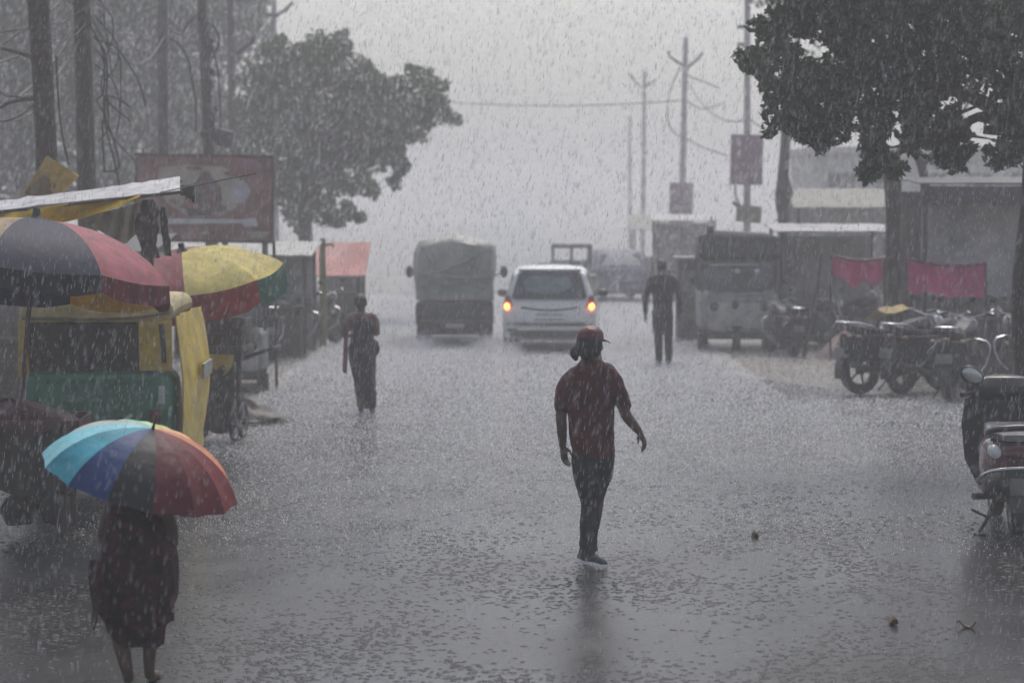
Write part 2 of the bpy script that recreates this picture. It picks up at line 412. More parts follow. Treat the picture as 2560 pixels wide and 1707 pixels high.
# hazy tree left of the road
base = gx(770, 55)
t = thing('hazy_tree', 'broad grey hazy tree standing beyond the billboard and the parked bikes', 'tree', base)
b = MB(); fork = Vector((-.1, 0, 2.6))
b.tube([(0, 0, -.1), (.02, 0, .6), (-.04, .05, 1.6), fork], [.3, .2, .17, .16], 12, 4)
limbs(b, fork, [at(x, y, 55) - base for x, y in ((680, 250), (780, 180), (880, 240), (980, 280), (1060, 270), (860, 400), (720, 380))], .1)
b.build('trunk', barkm, t)
cl = [(700, 135, 45), (655, 190, 60), (760, 170, 70), (840, 120, 40), (800, 135, 45), (870, 190, 60), (930, 230, 55), (915, 165, 18), (980, 245, 50), (1040, 205, 38), (1085, 225, 36), (1075, 280, 40), (1140, 298, 16), (1115, 275, 14), (1030, 300, 55), (960, 320, 70), (880, 290, 80), (790, 270, 90), (700, 260, 80), (640, 300, 70), (610, 380, 60), (690, 370, 80), (780, 370, 70), (860, 380, 60), (920, 400, 45), (980, 380, 34), (1005, 415, 24), (985, 455, 16), (900, 460, 30), (930, 475, 20), (840, 460, 36), (760, 460, 55), (690, 460, 60), (640, 440, 60), (800, 520, 40), (740, 530, 40), (870, 530, 24), (900, 545, 14), (840, 550, 22)]
leaf_mesh('crown', rel(px_clumps(cl, 55, 1.6, .8), base), 1500, .16, lf_mid, t, .5)
# trees behind the poles at upper left
for (px, Y, cl, lab) in ((60, 60, [(40, 60, 150), (150, 150, 120), (-60, 200, 170), (90, 260, 110), (180, 40, 110), (10, 360, 100), (-100, 30, 150), (60, -120, 180), (230, -120, 150), (-120, 420, 120), (60, 480, 110), (210, 430, 90), (170, 320, 100), (250, 200, 90)], 'tall dull green tree filling the upper left corner behind the poles'),
                         (330, 66, [(300, 60, 120), (400, 120, 120), (330, 230, 110), (420, 260, 100), (260, 310, 90), (380, 340, 80), (440, 20, 120), (310, -110, 160), (480, -120, 130), (510, 330, 60), (300, 430, 90), (430, 450, 90)], 'dull green tree behind the grey concrete pole and billboard'),
                         (520, 72, [(500, 60, 70), (555, 130, 55), (500, 230, 75), (560, 300, 60), (600, 20, 60), (640, 70, 45), (480, 340, 60), (560, -80, 110), (650, -60, 60), (610, 110, 24)], 'thin hazy tree with sky gaps beside the farthest left pole')):
    base = gx(px, Y); t = thing('background_tree', lab, 'tree', base, 0, 'trees behind the poles')
    b = MB(); b.tube([(0, 0, -.1), (.05, 0, 1.2), (-.1, 0, 2.6), (0, 0, 4.2)], [.24, .18, .16, .12], 10, 3)
    limbs(b, (0, 0, 2.6), [c - base for c, r in px_clumps(cl[:6], Y, 1, 1)], .09)
    b.build('trunk', barkm, t)
    leaf_mesh('crown', rel(px_clumps(cl, Y, 1.5, .9), base), 950, .22, lf_far, t, .5)
# ------------------------------------------------------------------ poles, signs, wires
def pole(name, label, px_bot, px_top, Y, topz, r, m, group='poles and posts along the street'):
    p0 = gx(px_bot, Y); t = thing(name, label, 'pole', p0, 0, group)
    s = Y / F
    def xa(z):   # lean so that the shaft follows the photo
        pyz = HOR - (z - H) / s
        return (px_bot + (px_top - px_bot) * (z / topz) - px_bot) * s
    b = MB(); b.tube([(xa(z), 0, z) for z in np.linspace(-.1, topz, 9)], [r * (1.15 - .35 * i / 8) for i in range(9)], 12)
    b.build('shaft', m, t); return t, xa
def cables(t, lst, r=.012, name='cable'):
    for pts in lst:
        b = MB(); b.tube(pts, r, 6, 6); b.build(name, blkc, t)
blkc = mat('black_cable', (.012, .012, .013), .5)
trunkm = mat('palm_bark', (.06, .043, .033), .75, ns=7, na=.6, bump=1, bs=22, stretch=(1, 1, 3))
# trunk 1: tall tree with crown above the frame
base = gx(122, 27); s = 27 / F
t = thing('tall_tree', 'tall brown tree trunk behind the yellow diamond sheet', 'tree', base)
b = MB(); b.tube([(0, 0, -.1), (-.02, 0, 1), (.0, .02, 2.5), (-.04, 0, 4), (-.1, 0, 5.4), (-.05, 0, 7)], [.17, .14, .125, .12, .13, .14], 14, 4)
limbs(b, (-.08, 0, 5.2), [(-1.6, .3, 6.6), (1.4, .2, 7.2), (.2, -1, 7.4), (-.5, 1, 7.6)], .07)
b.tube([(-.05, -.02, 4.2), (-.5, -.1, 4.35), (-1.1, 0, 4.2)], [.03, .02, .008], 6, 3)
b.tube([(-.04, -.02, 3.8), (-.4, -.1, 3.75), (-.9, 0, 3.5), (-1.3, 0, 3.4)], [.03, .022, .016, .008], 6, 3)
b.tube([(.0, -.02, 4.9), (.2, -.1, 5.05), (.28, 0, 5.1)], [.03, .025, .018], 6, 3)
b.build('trunk', trunkm, t)
leaf_mesh('crown', [(Vector((x, y, z)), (r, r, r * .7)) for x, y, z, r in ((-1.6, 0, 7, 1.1), (1.3, .3, 7.4, 1.1), (0, -.8, 7.6, 1.2), (-.2, 1.1, 7.9, 1.2), (0, 0, 8.6, 1.3))], 200, .2, lf_far, t)
# yellow diamond sheet tied to the trunk
yel = mat('weathered_yellow', (.42, .27, .04), .5, ns=5, na=.45)
brn = mat('faded_brown', (.16, .10, .05), .6, ns=5, na=.4)
t = thing('diamond_sheet', 'yellow diamond shaped sheet with a brown patch tied to the tall trunk', 'sheet', at(122, 450, 26.78))
def q2(px, py): return at(px, py, 26.78) - t.location
def qd(A, B_, C_, D, off, k=6): return [[A.lerp(B_, i / k).lerp(D.lerp(C_, i / k), j / k) + Vector((0, off - .025 * math.sin(j * 1.3 + i), 0)) for j in range(k + 1)] for i in range(k + 1)]
b = MB(); b.sheet(qd(q2(55, 486), q2(116, 390), q2(198, 440), q2(134, 508), 0), .012); b.build('yellow_sheet', yel, t)
b = MB(); b.sheet(qd(q2(62, 483), q2(108, 436), q2(142, 462), q2(122, 500), -.03), .008); b.build('brown_patch', brn, t)
tag(MB().tube([at(140, 140, 26.5), at(150, 300, 26.4), at(172, 415, 26.4)], .012, 6, 4).build('rope', mat('red_rope', (.1, .03, .02), .7)), 'thin reddish rope hanging beside the tall brown trunk', 'rope')
# dark wooden utility pole with cable bundle
t, xa = pole('utility_pole', 'dark thick wooden pole with a looped cable bundle', 228, 205, 30, 7.2, .12, wood)
def lp(px, py, Y, t): return at(px, py, Y) - t.location
cables(t, [[lp(x, y, 29.8, t) for x, y in q] for q in (
    [(222, 60), (250, 110), (262, 160), (258, 230), (240, 250)], [(232, 90), (262, 130), (268, 200), (262, 300), (285, 400), (300, 470)],
    [(240, 100), (290, 120), (330, 175), (352, 220), (365, 268)], [(260, 240), (290, 245), (325, 268)], [(230, 60), (200, 20), (170, 5)],
    [(256, 300), (258, 380), (262, 430)], [(270, 310), (290, 370), (296, 420), (258, 430)])], .011)
tg = random.Random(4)
cables(t, [[lp(238 + tg.uniform(-6, 6), y0, 29.8, t), lp(255 + tg.uniform(0, 30), y0 + tg.uniform(20, 60), 29.7, t), lp(262 + tg.uniform(-10, 45), y0 + tg.uniform(70, 120), 29.7, t), lp(250 + tg.uniform(-8, 90), y0 + tg.uniform(140, 220), 29.75, t)] for y0 in (-20, 10, 40, 75, 120, 160, 210, 250)], .009)
cables(t, [[lp(215, y0, 29.8, t), lp(170 + tg.uniform(-20, 15), y0 + tg.uniform(10, 50), 29.3, t), lp(120 + tg.uniform(-30, 30), y0 + tg.uniform(30, 120), 28.5, t), lp(40 + tg.uniform(-60, 20), y0 + tg.uniform(30, 180), 27.8, t)] for y0 in (-30, 20, 60, 130)], .009)
b = MB(); 
for k in range(5): b.torus(lp(264, 262 + k * 8, 29.8, t), .12 - .01 * k, .016, 'x', 20, 6)
b.build('cable_coil', blkc, t)
t, xa = pole('concrete_pole', 'plain grey concrete pole rising behind the billboard', 408, 414, 40, 8.5, .095, dconc)
cables(t, [[lp(x, y, 39.8, t) for x, y in q] for q in ([(425, 95), (450, 115), (470, 150), (480, 200), (488, 250), (490, 330)],)], .02)
t, xa = pole('utility_pole', 'knobbly dark pole with a black junction box above the billboard', 540, 500, 42, 8.5, .10, wood)
b = MB(); b.box(lp(556, 345, 41.7, t), (.4, .3, .3), (0, .2, 0)); b.box(lp(520, 335, 41.7, t), (.28, .2, .12)); b.build('junction_box', blk, t, bevel=.05)
b = MB(); 
for k in range(14): 
    q = lp(505 + k * 2.6 + rnd.uniform(-8, 8), 20 + k * 23, 41.8, t); b.box(q, (rnd.uniform(.06, .16), .12, rnd.uniform(.08, .25)), (0, rnd.uniform(-.5, .5), 0))
b.build('fitting', dkm, t, bevel=.01)
cables(t, [[lp(x, y, 41.7, t) for x, y in q] for q in ([(490, 40), (470, 60), (455, 90)], [(530, 60), (548, 100), (530, 150)], [(520, 90), (545, 180), (552, 330)])], .02)
t, xa = pole('utility_pole', 'slender grey pole with one slanting arm beside the hazy tree', 590, 578, 50, 8.5, .085, dconc)
b = MB(); b.tube([lp(590, 135, 50, t), lp(622, 112, 50, t), lp(640, 92, 50, t)], .035, 8); b.build('arm', dkm, t)
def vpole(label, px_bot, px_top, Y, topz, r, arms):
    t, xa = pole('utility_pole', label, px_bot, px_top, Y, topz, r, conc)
    for q in arms:
        b = MB(); b.tube([lp(x, y, Y - .05, t) for x, y in q], [.045] * len(q), 8); b.build('arm', dkm, t)
    return t
t = vpole('hazy pole with raised V arms above the left tree', 690, 688, 66, 8.3, .09, [[(645, 15), (668, 35), (688, 42)], [(688, 42), (715, 25), (732, 6)]])
tA, xa = pole('sign_pole', 'tall grey pole carrying the larger purple sign board', 1868, 1864, 60, 9.5, .085, conc)
for py in (68, 112): 
    b = MB(); b.box(lp(1853, py, 59.95, tA), (.2, .1, .08)); b.build('bracket', dkm, tA)
b = MB(); b.tube([lp(1838, 462, 59.9, tA), lp(1842, 500, 59.9, tA), lp(1870, 545, 59.9, tA)], .025, 6, 3); b.build('cable', blkc, tA)
b = MB(); b.box(lp(1872, 535, 59.85, tA), (.62, .2, .42), (0, .1, 0)); b.build('meter_box', mat('faded_olive', (.16, .15, .11), .6, na=.3), tA, bevel=.02)
b = MB(); b.tube([lp(1832, 505, 59.8, tA), lp(1850, 520, 59.8, tA), lp(1880, 548, 59.8, tA)], .05, 6); b.build('stay', dkm, tA)
tB = vpole('hazy pole with branched top and the smaller purple sign', 1700, 1712, 75, 7.8, .10, [[(1671, 128), (1674, 142), (1700, 160)], [(1716, 172), (1740, 152), (1757, 132)], [(1700, 158), (1712, 166), (1722, 174)]])
cables(tB, [[lp(x, y, 74.9, tB) for x, y in q] for q in ([(1703, 165), (1678, 220), (1668, 280), (1676, 320), (1700, 342)], [(1718, 190), (1760, 205), (1800, 222)], [(1716, 250), (1740, 268), (1765, 272), (1810, 258)], [(1712, 345), (1760, 370), (1820, 390)])], .022)
tC = vpole('fainter hazy pole with thin V arms far along the right side', 1606, 1610, 95, 7.9, .09, [[(1572, 184), (1590, 208), (1608, 220)], [(1612, 218), (1640, 200)]])
tD = vpole('faintest pole barely showing through the rain far right', 1575, 1573, 118, 7.0, .1, [])
purp = mat('faded_purple_board', (.20, .10, .15), .5, ns=3, na=.3)
def sign(x0, y0, x1, y1, Y, label):
    c = at((x0 + x1) / 2, (y0 + y1) / 2, Y); t = thing('sign_board', label, 'sign', c, 0, 'purple sign boards on poles'); s = Y / F
    w_, h_ = (x1 - x0) * s, (y1 - y0) * s
    b = MB(); b.box((0, 0, 0), (w_, .05, h_), (0, R(1.2), 0)); b.build('panel', purp, t, bevel=.008)
    b = MB()
    for z in (.32, .1, -.2): b.box((0.03, -.03, z * h_), (w_ * .6, .012, h_ * .06), (0, R(1.2), 0))
    b.build('faded_band', mat('faded_mauve', (.22, .12, .17), .6, ns=9, na=.5), t)
    b = MB(); b.box((0, .04, h_ * .3), (w_ * .9, .03, .04)); b.box((0, .04, -h_ * .3), (w_ * .9, .03, .04)); b.build('batten', dkm, t)
sign(1826, 337, 1907, 462, 59.8, 'larger purple rectangular sign board high on a tall pole')
sign(1673, 457, 1732, 565, 74.8, 'smaller hazy purple sign board low on the farther pole')
# trunk with lump (right)
base = gx(1958, 50); t = thing('bare_trunk', 'grey gnarled trunk with a bulge rising behind the three wheeler', 'tree', base); b = MB()
b.tube([lp(1958, 800, 50, t), lp(1958, 560, 50, t), lp(1955, 520, 50, t), lp(1960, 480, 50, t), lp(1958, 440, 50, t), lp(1964, 340, 50, t), lp(1962, 200, 50, t), lp(1966, 60, 50, t)], [.13, .11, .13, .19, .12, .1, .09, .06], 12, 4)
for k in range(9):
    a = rnd.uniform(0, 6.28); q = lp(1958, 500 + rnd.uniform(-40, 40), 50, t); b.tube([q, q + Vector((math.cos(a) * .2, math.sin(a) * .15, rnd.uniform(-.25, -.05)))], [.035, .008], 6)
b.build('trunk', barkm, t)
cl = [(1960, 40, 60), (1990, 100, 60), (1940, -20, 60), (2010, 10, 60)]
leaf_mesh('crown', rel(px_clumps(cl, 50.5, .4, .5), base), 190, .2, lf_far, t)
# two trunks right of the pink cloth
for px0, px1, Y, r, lab, cl in ((2234, 2226, 37, .105, 'dark straight trunk between the two pink cloths', [(2250, 60, 80), (2200, -40, 90), (2320, -60, 90)]), (2322, 2312, 40, .075, 'thinner trunk right of the dark straight trunk', [(2380, 40, 80), (2420, -30, 90)])):
    base = gx(px0, Y); t = thing('street_tree', lab, 'tree', base); b = MB()
    b.tube([(0, 0, -.1), (.02, 0, 1), (-.02, 0, 2), (lp(px1, 450, Y, t)), (lp(px1 - 30, 330, Y, t)), lp(px1 + 10, 200, Y, t), lp(px1, 60, Y, t)], [r * 1.3, r * 1.1, r, r, r * .9, r * .7, r * .5], 12, 4)
    b.tube([lp(px1 - 8, 420, Y, t), lp(px1 + 60, 330, Y, t), lp(px1 + 120, 240, Y, t)], [r * .6, r * .45, r * .2], 8, 3)
    b.build('trunk', barkm, t); leaf_mesh('crown', rel(px_clumps(cl, Y + .5, .6, .6), base), 230, .17, lf_far, t)
# spanning wires
def wire(label, p, q, sag, r=.013, lvl=8):
    p, q = Vector(p), Vector(q); pts = []
    for i in range(lvl + 1): 
        u = i / lvl; v = p.lerp(q, u); v.z -= sag * 4 * u * (1 - u); pts.append(v)
    o = MB().tube(pts, r, 6).build('overhead_wire', blkc); tag(o, label, 'wire', 'overhead wires')
wire('wire sagging from the dark wooden pole to the upper left edge', at(210, 30, 30), at(-60, 280, 26), .3)
wire('wire crossing in front of the tall trunk to the left edge', at(205, 90, 30), at(-60, 190, 25), .45)
wire('low slack wire left of the tall brown trunk', at(110, 235, 27), at(-40, 300, 26), .12)
wire('wire from the dark wooden pole to the grey concrete pole', at(212, 10, 30), at(412, 90, 40), .6, .014)
wire('wire between the grey concrete pole and the knobbly pole', at(413, 60, 40), at(505, 40, 42), .25, .014)
wire('faint horizontal wire crossing the whole road in the rain', at(1115, 255, 85), at(1700, 252, 75), .15, .02)
wire('wire sloping from the small sign pole to the tall sign pole', at(1712, 190, 75), at(1865, 300, 60), .5, .02)
wire('slack wire from the tall sign pole into the right tree', at(1866, 290, 60), at(2030, 270, 50), .4, .02)
# ------------------------------------------------------------------ billboard
c = at(512, 496, 39.4)
t = thing('billboard', 'large faded reddish billboard on posts below the concrete pole', 'billboard', c); s = 39.4 / F
bmat = bpy.data.materials.new('faded_print'); bmat.use_nodes = True; n_ = bmat.node_tree; p_ = n_.nodes['Principled BSDF']; p_.inputs['Roughness'].default_value = .5
tc = n_.nodes.new('ShaderNodeTexCoord'); nz = n_.nodes.new('ShaderNodeTexNoise'); nz.inputs['Scale'].default_value = 2.6; nz.inputs['Detail'].default_value = 6
rp = n_.nodes.new('ShaderNodeValToRGB'); e = rp.color_ramp.elements
e[0].position = .3; e[0].color = (.12, .03, .025, 1); e[1].position = .72; e[1].color = (.34, .2, .2, 1); q = e.new(.5); q.color = (.2, .075, .06, 1)
n_.links.new(tc.outputs['Object'], nz.inputs[0]); n_.links.new(nz.outputs[0], rp.inputs[0]); n_.links.new(rp.outputs[0], p_.inputs['Base Color'])
W_, Hh = 340 * s, 212 * s
b = MB(); b.box((0, 0, 0), (W_, .05, Hh), (0, R(.9), 0)); b.build('panel', bmat, t, smooth=False)
b = MB()
for (a, bb, d) in (((0, -.01, Hh / 2), (W_ + .06, .1, .05), 0), ((0, -.01, -Hh / 2), (W_ + .06, .1, .05), 0), ((-W_ / 2, -.01, 0), (.05, .098, Hh - .05), 0), ((W_ / 2, -.01, 0), (.05, .098, Hh - .05), 0)): b.box(a, bb, (0, R(.9), 0))
b.build('frame', mat('rusty_red_frame', (.07, .025, .022), .6, na=.4), t)
def patch(nm, pts, m, off=.03):
    b = MB(); b.prism([((x - 512) * s, (496 - y) * s) for x, y in pts], 'y', -off - .004, -off); b.build(nm, m, t, smooth=False)
patch('pale_blot', [(400, 420), (470, 412), (560, 418), (600, 440), (590, 520), (540, 545), (470, 540), (420, 510), (395, 470)], mat('faded_cream', (.34, .29, .24), .6, ns=3, na=.35))
patch('figure_print', [(470, 465), (492, 455), (505, 432), (520, 428), (530, 440), (528, 458), (552, 470), (556, 500), (538, 520), (536, 540), (470, 540), (462, 500)], mat('print_grey', (.045, .04, .055), .6, ns=4, na=.6), .036)
patch('robe_print', [(500, 450), (512, 430), (524, 428), (532, 445), (554, 470), (550, 500), (510, 500), (495, 475)], mat('print_maroon', (.12, .05, .055), .6, ns=4, na=.5), .041)
patch('pale_band', [(420, 546), (600, 548), (640, 545), (644, 566), (610, 566), (605, 558), (420, 560)], mat('faded_grey_band', (.48, .48, .5), .6, ns=4, na=.3), .036)
patch('pale_blot', [(572, 460), (610, 450), (628, 480), (610, 510), (575, 505)], mat('faded_lilac', (.34, .31, .36), .6, ns=3, na=.3), .036)
patch('top_blot', [(560, 395), (640, 400), (660, 420), (600, 425), (560, 415)], mat('faded_rose', (.27, .13, .16), .6, ns=3, na=.35), .031)
pr = random.Random(3)
for k in range(16):
    cx_, cy_ = pr.uniform(365, 655), pr.choice([pr.uniform(400, 450), pr.uniform(470, 540), pr.uniform(560, 590)]); rr_ = pr.uniform(9, 26)
    patch('print_blot', [(cx_ + rr_ * 1.5 * math.cos(a_) * pr.uniform(.5, 1.1), cy_ + rr_ * .6 * math.sin(a_) * pr.uniform(.5, 1.1)) for a_ in np.linspace(0, 6.28, 10)[:-1]], pr.choice([M['faded_rose'], M['faded_cream'], M['print_maroon'], bmat, mat('print_brick', (.22, .08, .06), .6, ns=4, na=.4)]), .045 + k * .0015)
for px in (380, 518, 560, 660):
    b = MB(); b.box(((px - 512) * s, .1, -(c.z) / 2 - Hh / 4), (.09, .08, c.z + Hh / 2 - .1)); b.build('post', wood, t)
# ------------------------------------------------------------------ vehicles
def wheel(parent, c, r, w_, spokes=0, mrim=steel, nm='wheel'):
    b = MB(); c = Vector(c)
    if spokes:
        b.torus(c, r - w_ * .95, .014, 'x', 28, 6); b.lathe([(.0, -.045), (.045, -.045), (.045, .045), (0, .045)], c, 'x', 12)
        for k in range(spokes):
            a = 2 * math.pi * k / spokes; d = Vector((0, math.cos(a), math.sin(a)))
            b.tube([c + d * .03 + Vector((.02 * (-1) ** k, 0, 0)), c + d * (r - w_)], .0045 if spokes > 6 else .016, 5)
    else:
        b.lathe([(0, -w_ * .3), (r * .3, -w_ * .34), (r * .5, -w_ * .22), (r * .62, -w_ * .45), (r * .62, w_ * .45), (r * .5, w_ * .22), (r * .3, w_ * .34), (0, w_ * .3)], c, 'x', 24)
    o = b.build(nm, mrim, parent)
    b = MB()
    if spokes: b.torus(c, r - w_ * .5, w_ * .5, 'x', 32, 10)
    else: b.lathe([(r * .62, -w_ * .45), (r * .9, -w_ * .5), (r * .99, -w_ * .38), (r, 0), (r * .99, w_ * .38), (r * .9, w_ * .5), (r * .62, w_ * .45), (r * .62, -w_ * .45)], c, 'x', 32)
    b.build('tyre', rub, o); return o
# white hatchback, rear toward the camera
cw = mat('wet_white_paint', (.74, .74, .73), .28, ns=3, na=.06, coat=.6)
p0 = gnd(1373, 884)
t = thing('white_car', 'white hatchback car driving away with its tail lights on', 'car', p0, R(-2.6))
def sec(y, hw, zb, zt, top=.9, nseg=5):
    "rounded body section, half width hw from zb to zt"
    r = .10; pts = []
    prof = [(hw * .86, zb), (hw * .97, zb + .05), (hw, zb + .22), (hw, (zb + zt) / 2), (hw * .985, zt - .12), (hw * .95, zt - .03), (hw * top, zt), (0, zt + .015)]
    L_ = [(x, y, z) for x, z in prof]; Rr = [(-x, y, z) for x, z in prof[-2::-1]]
    return [Vector(p) for p in L_ + Rr]
b = MB(); b.loft([sec(-.0, .62, .34, .62), sec(.03, .76, .27, .78), sec(.10, .82, .24, .93), sec(.35, .835, .22, .98), sec(1.2, .84, .2, .98), sec(2.6, .84, .2, .95), sec(3.2, .82, .22, .88), sec(3.5, .76, .26, .74), sec(3.62, .6, .32, .6)])
def gsec(y, hb, ht, zb, zt):
    prof = [(hb, zb), (hb * .985, zb + (zt - zb) * .25), (ht * 1.05, zt - .16), (ht, zt - .06), (ht * .88, zt - .012), (ht * .5, zt + .012), (0, zt + .02)]
    return [Vector((x, y, z)) for x, z in prof] + [Vector((-x, y, z)) for x, z in prof[-2::-1]]
rear = [gsec(.10, .80, .74, .90, .98), gsec(.18, .79, .68, .90, 1.2), gsec(.30, .785, .64, .90, 1.42), gsec(.45, .78, .625, .90, 1.485), gsec(1.2, .78, .63, .90, 1.52), gsec(2.0, .78, .62, .90, 1.48), gsec(2.5, .77, .63, .90, 1.2), gsec(2.9, .76, .7, .90, .97)]
b.loft(rear)
body = b.build('body', cw, t, angle=35)
b = MB(); b.loft([[Vector((x, .42 - dy, z)) for x, z in ((-.56, 1.455), (.56, 1.455), (.54, 1.485), (-.54, 1.485))] for dy in (0, .16)]); b.build('roof_spoiler', cw, t, bevel=.01)
# rear window, side windows
def quadsheet(p, nm, m, off=.012, par=None, k=6):
    A, B_, C_, D = [Vector(x) for x in p]; n_ = (B_ - A).cross(D - A).normalized() * off
    g_ = [[A.lerp(B_, i / k).lerp(D.lerp(C_, i / k), j / k) + n_ for j in range(k + 1)] for i in range(k + 1)]
    bb = MB(); bb.sheet(g_, .02); return bb.build(nm, m, par or t, bevel=0)
b = MB(); outl = [(-.66, .985), (-.6, .955), (.6, .955), (.66, .985), (.60, 1.24), (.545, 1.39), (.47, 1.43), (-.47, 1.43), (-.545, 1.39), (-.60, 1.24)]
fy = lambda z: .085 + (z - .93) * .42
b.loft([[Vector((x, fy(z) + d, z)) for x, z in outl] for d in (-.03, .05)]); b.build('rear_window', mat('rear_glass', (.025, .03, .032), .1, ns=3, na=.5, coat=.3), t, bevel=.008)
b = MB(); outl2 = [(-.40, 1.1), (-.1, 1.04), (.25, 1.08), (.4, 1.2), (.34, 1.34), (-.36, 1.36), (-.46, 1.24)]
b.loft([[Vector((x, fy(z) + d, z)) for x, z in outl2] for d in (-.034, -.02)]); b.build('window_sheen', mat('teal_sheen', (.14, .19, .195), .12, ns=4, na=.5), t)  # reflection on the rear glass painted as a paler teal patch
for sx in (-1, 1):
    b = MB(); b.loft([[Vector((sx * (x + d), y, z)) for x, y, z in ((.778, .52, .97), (.80, 2.45, .97), (.66, 2.0, 1.40), (.655, .62, 1.40))] for d in (-.01, .012)]); b.build('side_window', glassm, t, bevel=.004)
    m_ = b = MB(); b.ell((sx * .93, 2.28, .99), (.1, .06, .075)); b.tube([(sx * .8, 2.3, .95), (sx * .9, 2.29, .97)], .02, 8); b.build('mirror', blk if sx > 0 else mat('grey_mirror', (.2, .2, .21), .4), t)
    b = MB(); b.loft([[Vector((sx * x, y + d, z)) for x, y, z in ((.80, .10, .74), (.66, .055, .74), (.655, .06, .86), (.70, .09, 1.02), (.775, .15, 1.02), (.815, .13, .88))] for d in (-.02, .08)]); tl = b.build('tail_light', mat('red_lens', (.16, .012, .01), .2, coat=.5, na=.15), t, bevel=.012)
    b = MB(); b.ell((sx * .745, .035, .83), (.048, .03, .055)); b.build('lit_bulb', mat('lit_amber', (1, .5, .15), .4, emit=(1, .20, .035), es=7), tl)
    b = MB(); b.box((sx * .66, .012, .42), (.18, .05, .045)); b.build('reflector', mat('dim_lens', (.1, .1, .1), .3), t, bevel=.01)
    for y in (.62, 2.98): wheel(t, (sx * .74, y, .29), .29, .18)
b = MB(); b.box((0, -.002, .35), (1.36, .08, .12)); b.build('bumper_insert', mat('grey_plastic', (.07, .07, .07), .5), t, bevel=.02)
b = MB(); b.tube([(-.5, .045, .81), (-.25, .035, .775), (0, .03, .765), (.25, .035, .775), (.5, .045, .81)], .018, 8, 4); b.build('hatch_crease_shade', dkm, t)  # dark strip put in for the shaded groove of the hatch crease
b = MB(); b.box((0, .02, .66), (.5, .03, .11)); b.build('number_plate', mat('dull_plate', (.5, .5, .47), .5, na=.15), t, bevel=.004)
b = MB(); b.box((0, .012, .60), (.52, .03, .02)); b.box((0, .01, .52), (1.3, .03, .012)); b.build('seam', dkm, t)
# covered small truck
p0 = gnd(1137, 866)
t = thing('covered_truck', 'small truck loaded high under a grey tarpaulin driving away', 'truck', p0, R(.6))
tarp = mat('wet_grey_tarp', (.27, .265, .24), .5, ns=2.5, na=.4, bump=.5, bs=6)
dbody = mat('truck_dark_body', (.055, .055, .057), .55, ns=4, na=.5)
b = MB(); b.box((0, .9, .6), (1.44, 1.9, .36)); b.box((0, -.04, .6), (1.44, .04, .36)); b.build('cargo_bed', dbody, t, bevel=.015)
b = MB(); b.box((0, -.07, .80), (1.4, .03, .05)); b.box((0, -.07, .46), (1.4, .03, .05)); b.build('tailgate_rail', mat('faded_rust', (.13, .075, .05), .6, na=.5), t, bevel=.008)
b = MB(); b.box((0, -.02, .32), (1.4, .06, .2)); b.build('underrun_guard', dkm, t, bevel=.01)
b = MB(); b.box((0, -.06, .40), (.34, .02, .1)); b.build('number_plate', mat('dull_plate', (.5, .5, .47), .5), t)
b = MB(); rings = []
prof = [(-.72, .86), (-.72, 1.15), (-.78, 1.4), (-.76, 1.72), (-.66, 1.93), (-.36, 1.99), (-.06, 2.05), (.3, 1.99), (.62, 1.93), (.75, 1.86), (.765, 1.6), (.76, 1.35), (.71, 1.15), (.71, .86)]
for y in np.linspace(-.06, 2.1, 14):
    e = 1 - .10 * math.exp(-((y + .06) / .12) ** 2) - .08 * math.exp(-((y - 2.1) / .2) ** 2)
    rings.append([Vector((x * (1 if z < 1.2 else e) + .03 * noise.noise(Vector((x * 3, y * 3, z * 3))), y + .05 * noise.noise(Vector((x * 4, z * 4, y))), .86 + (z - .86) * e + .03 * noise.noise(Vector((x * 4 + 9, y * 3, z))))) for x, z in prof])
b.loft(rings); b.build('load_cover', tarp, t, angle=60)
b = MB()     # slack folds of the cover over the tail
for pts in ([(-.7, -.05, 1.3), (-.2, -.12, 1.42), (.3, -.11, 1.62), (.68, -.05, 1.86)], [(-.72, -.04, 1.35), (0, -.13, 1.28), (.5, -.1, 1.28), (.74, -.04, 1.4)], [(.46, -.1, 1.9), (.4, -.13, 1.5), (.3, -.1, 1.2)], [(-.6, -.06, 1.85), (-.4, -.1, 1.5), (-.5, -.1, 1.25)]): b.tube(pts, [.02, .035, .03, .015][:len(pts)], 8, 5)
for k in range(9): b.box((-.6 + k * .15 + rnd.uniform(-.04, .04), -.085, 1.18 + rnd.uniform(-.1, .08)), (.14, .03, .1), (.2, rnd.uniform(-.5, .5), 0))
b.build('tarp_fold', tarp, t, bevel=.008)
b = MB(); b.tube([(.1, -.12, 1.28), (.34, -.13, 1.52), (.46, -.1, 1.9)], .012, 6); b.tube([(-.62, -.1, 1.3), (-.1, -.13, 1.15), (.5, -.1, 1.25)], .012, 6); b.build('lashing_rope', mat('pale_rope', (.3, .28, .24), .8), t)
b = MB(); b.loft([[Vector((x * k, y, z)) for x, z in ((-.7, .45), (.7, .45), (.7, 1.2), (.62, 1.75), (-.62, 1.75), (-.7, 1.2))] for y, k in ((2.15, 1), (3.1, 1), (3.4, .9))]); b.build('cab', mat('dull_white_paint', (.4, .4, .4), .4), t, bevel=.03)
for sx in (-1, 1):
    b = MB(); b.ell((sx * .93, 3.0, 1.3), (.075, .05, .12)); b.tube([(sx * .7, 3.05, 1.2), (sx * .92, 3.0, 1.28)], .015, 6); b.build('mirror', blk, t)
    wheel(t, (sx * .58, .55, .28), .28, .2); wheel(t, (sx * .58, 2.9, .28), .28, .18)
    b = MB(); b.box((sx * .6, -.055, .58), (.14, .03, .1)); b.build('tail_light', mat('unlit_red_lens', (.09, .015, .012), .3), t, bevel=.01)
    b = MB(); b.box((sx * .58, .22, .26), (.26, .015, .26)); b.build('mud_flap', rub, t)
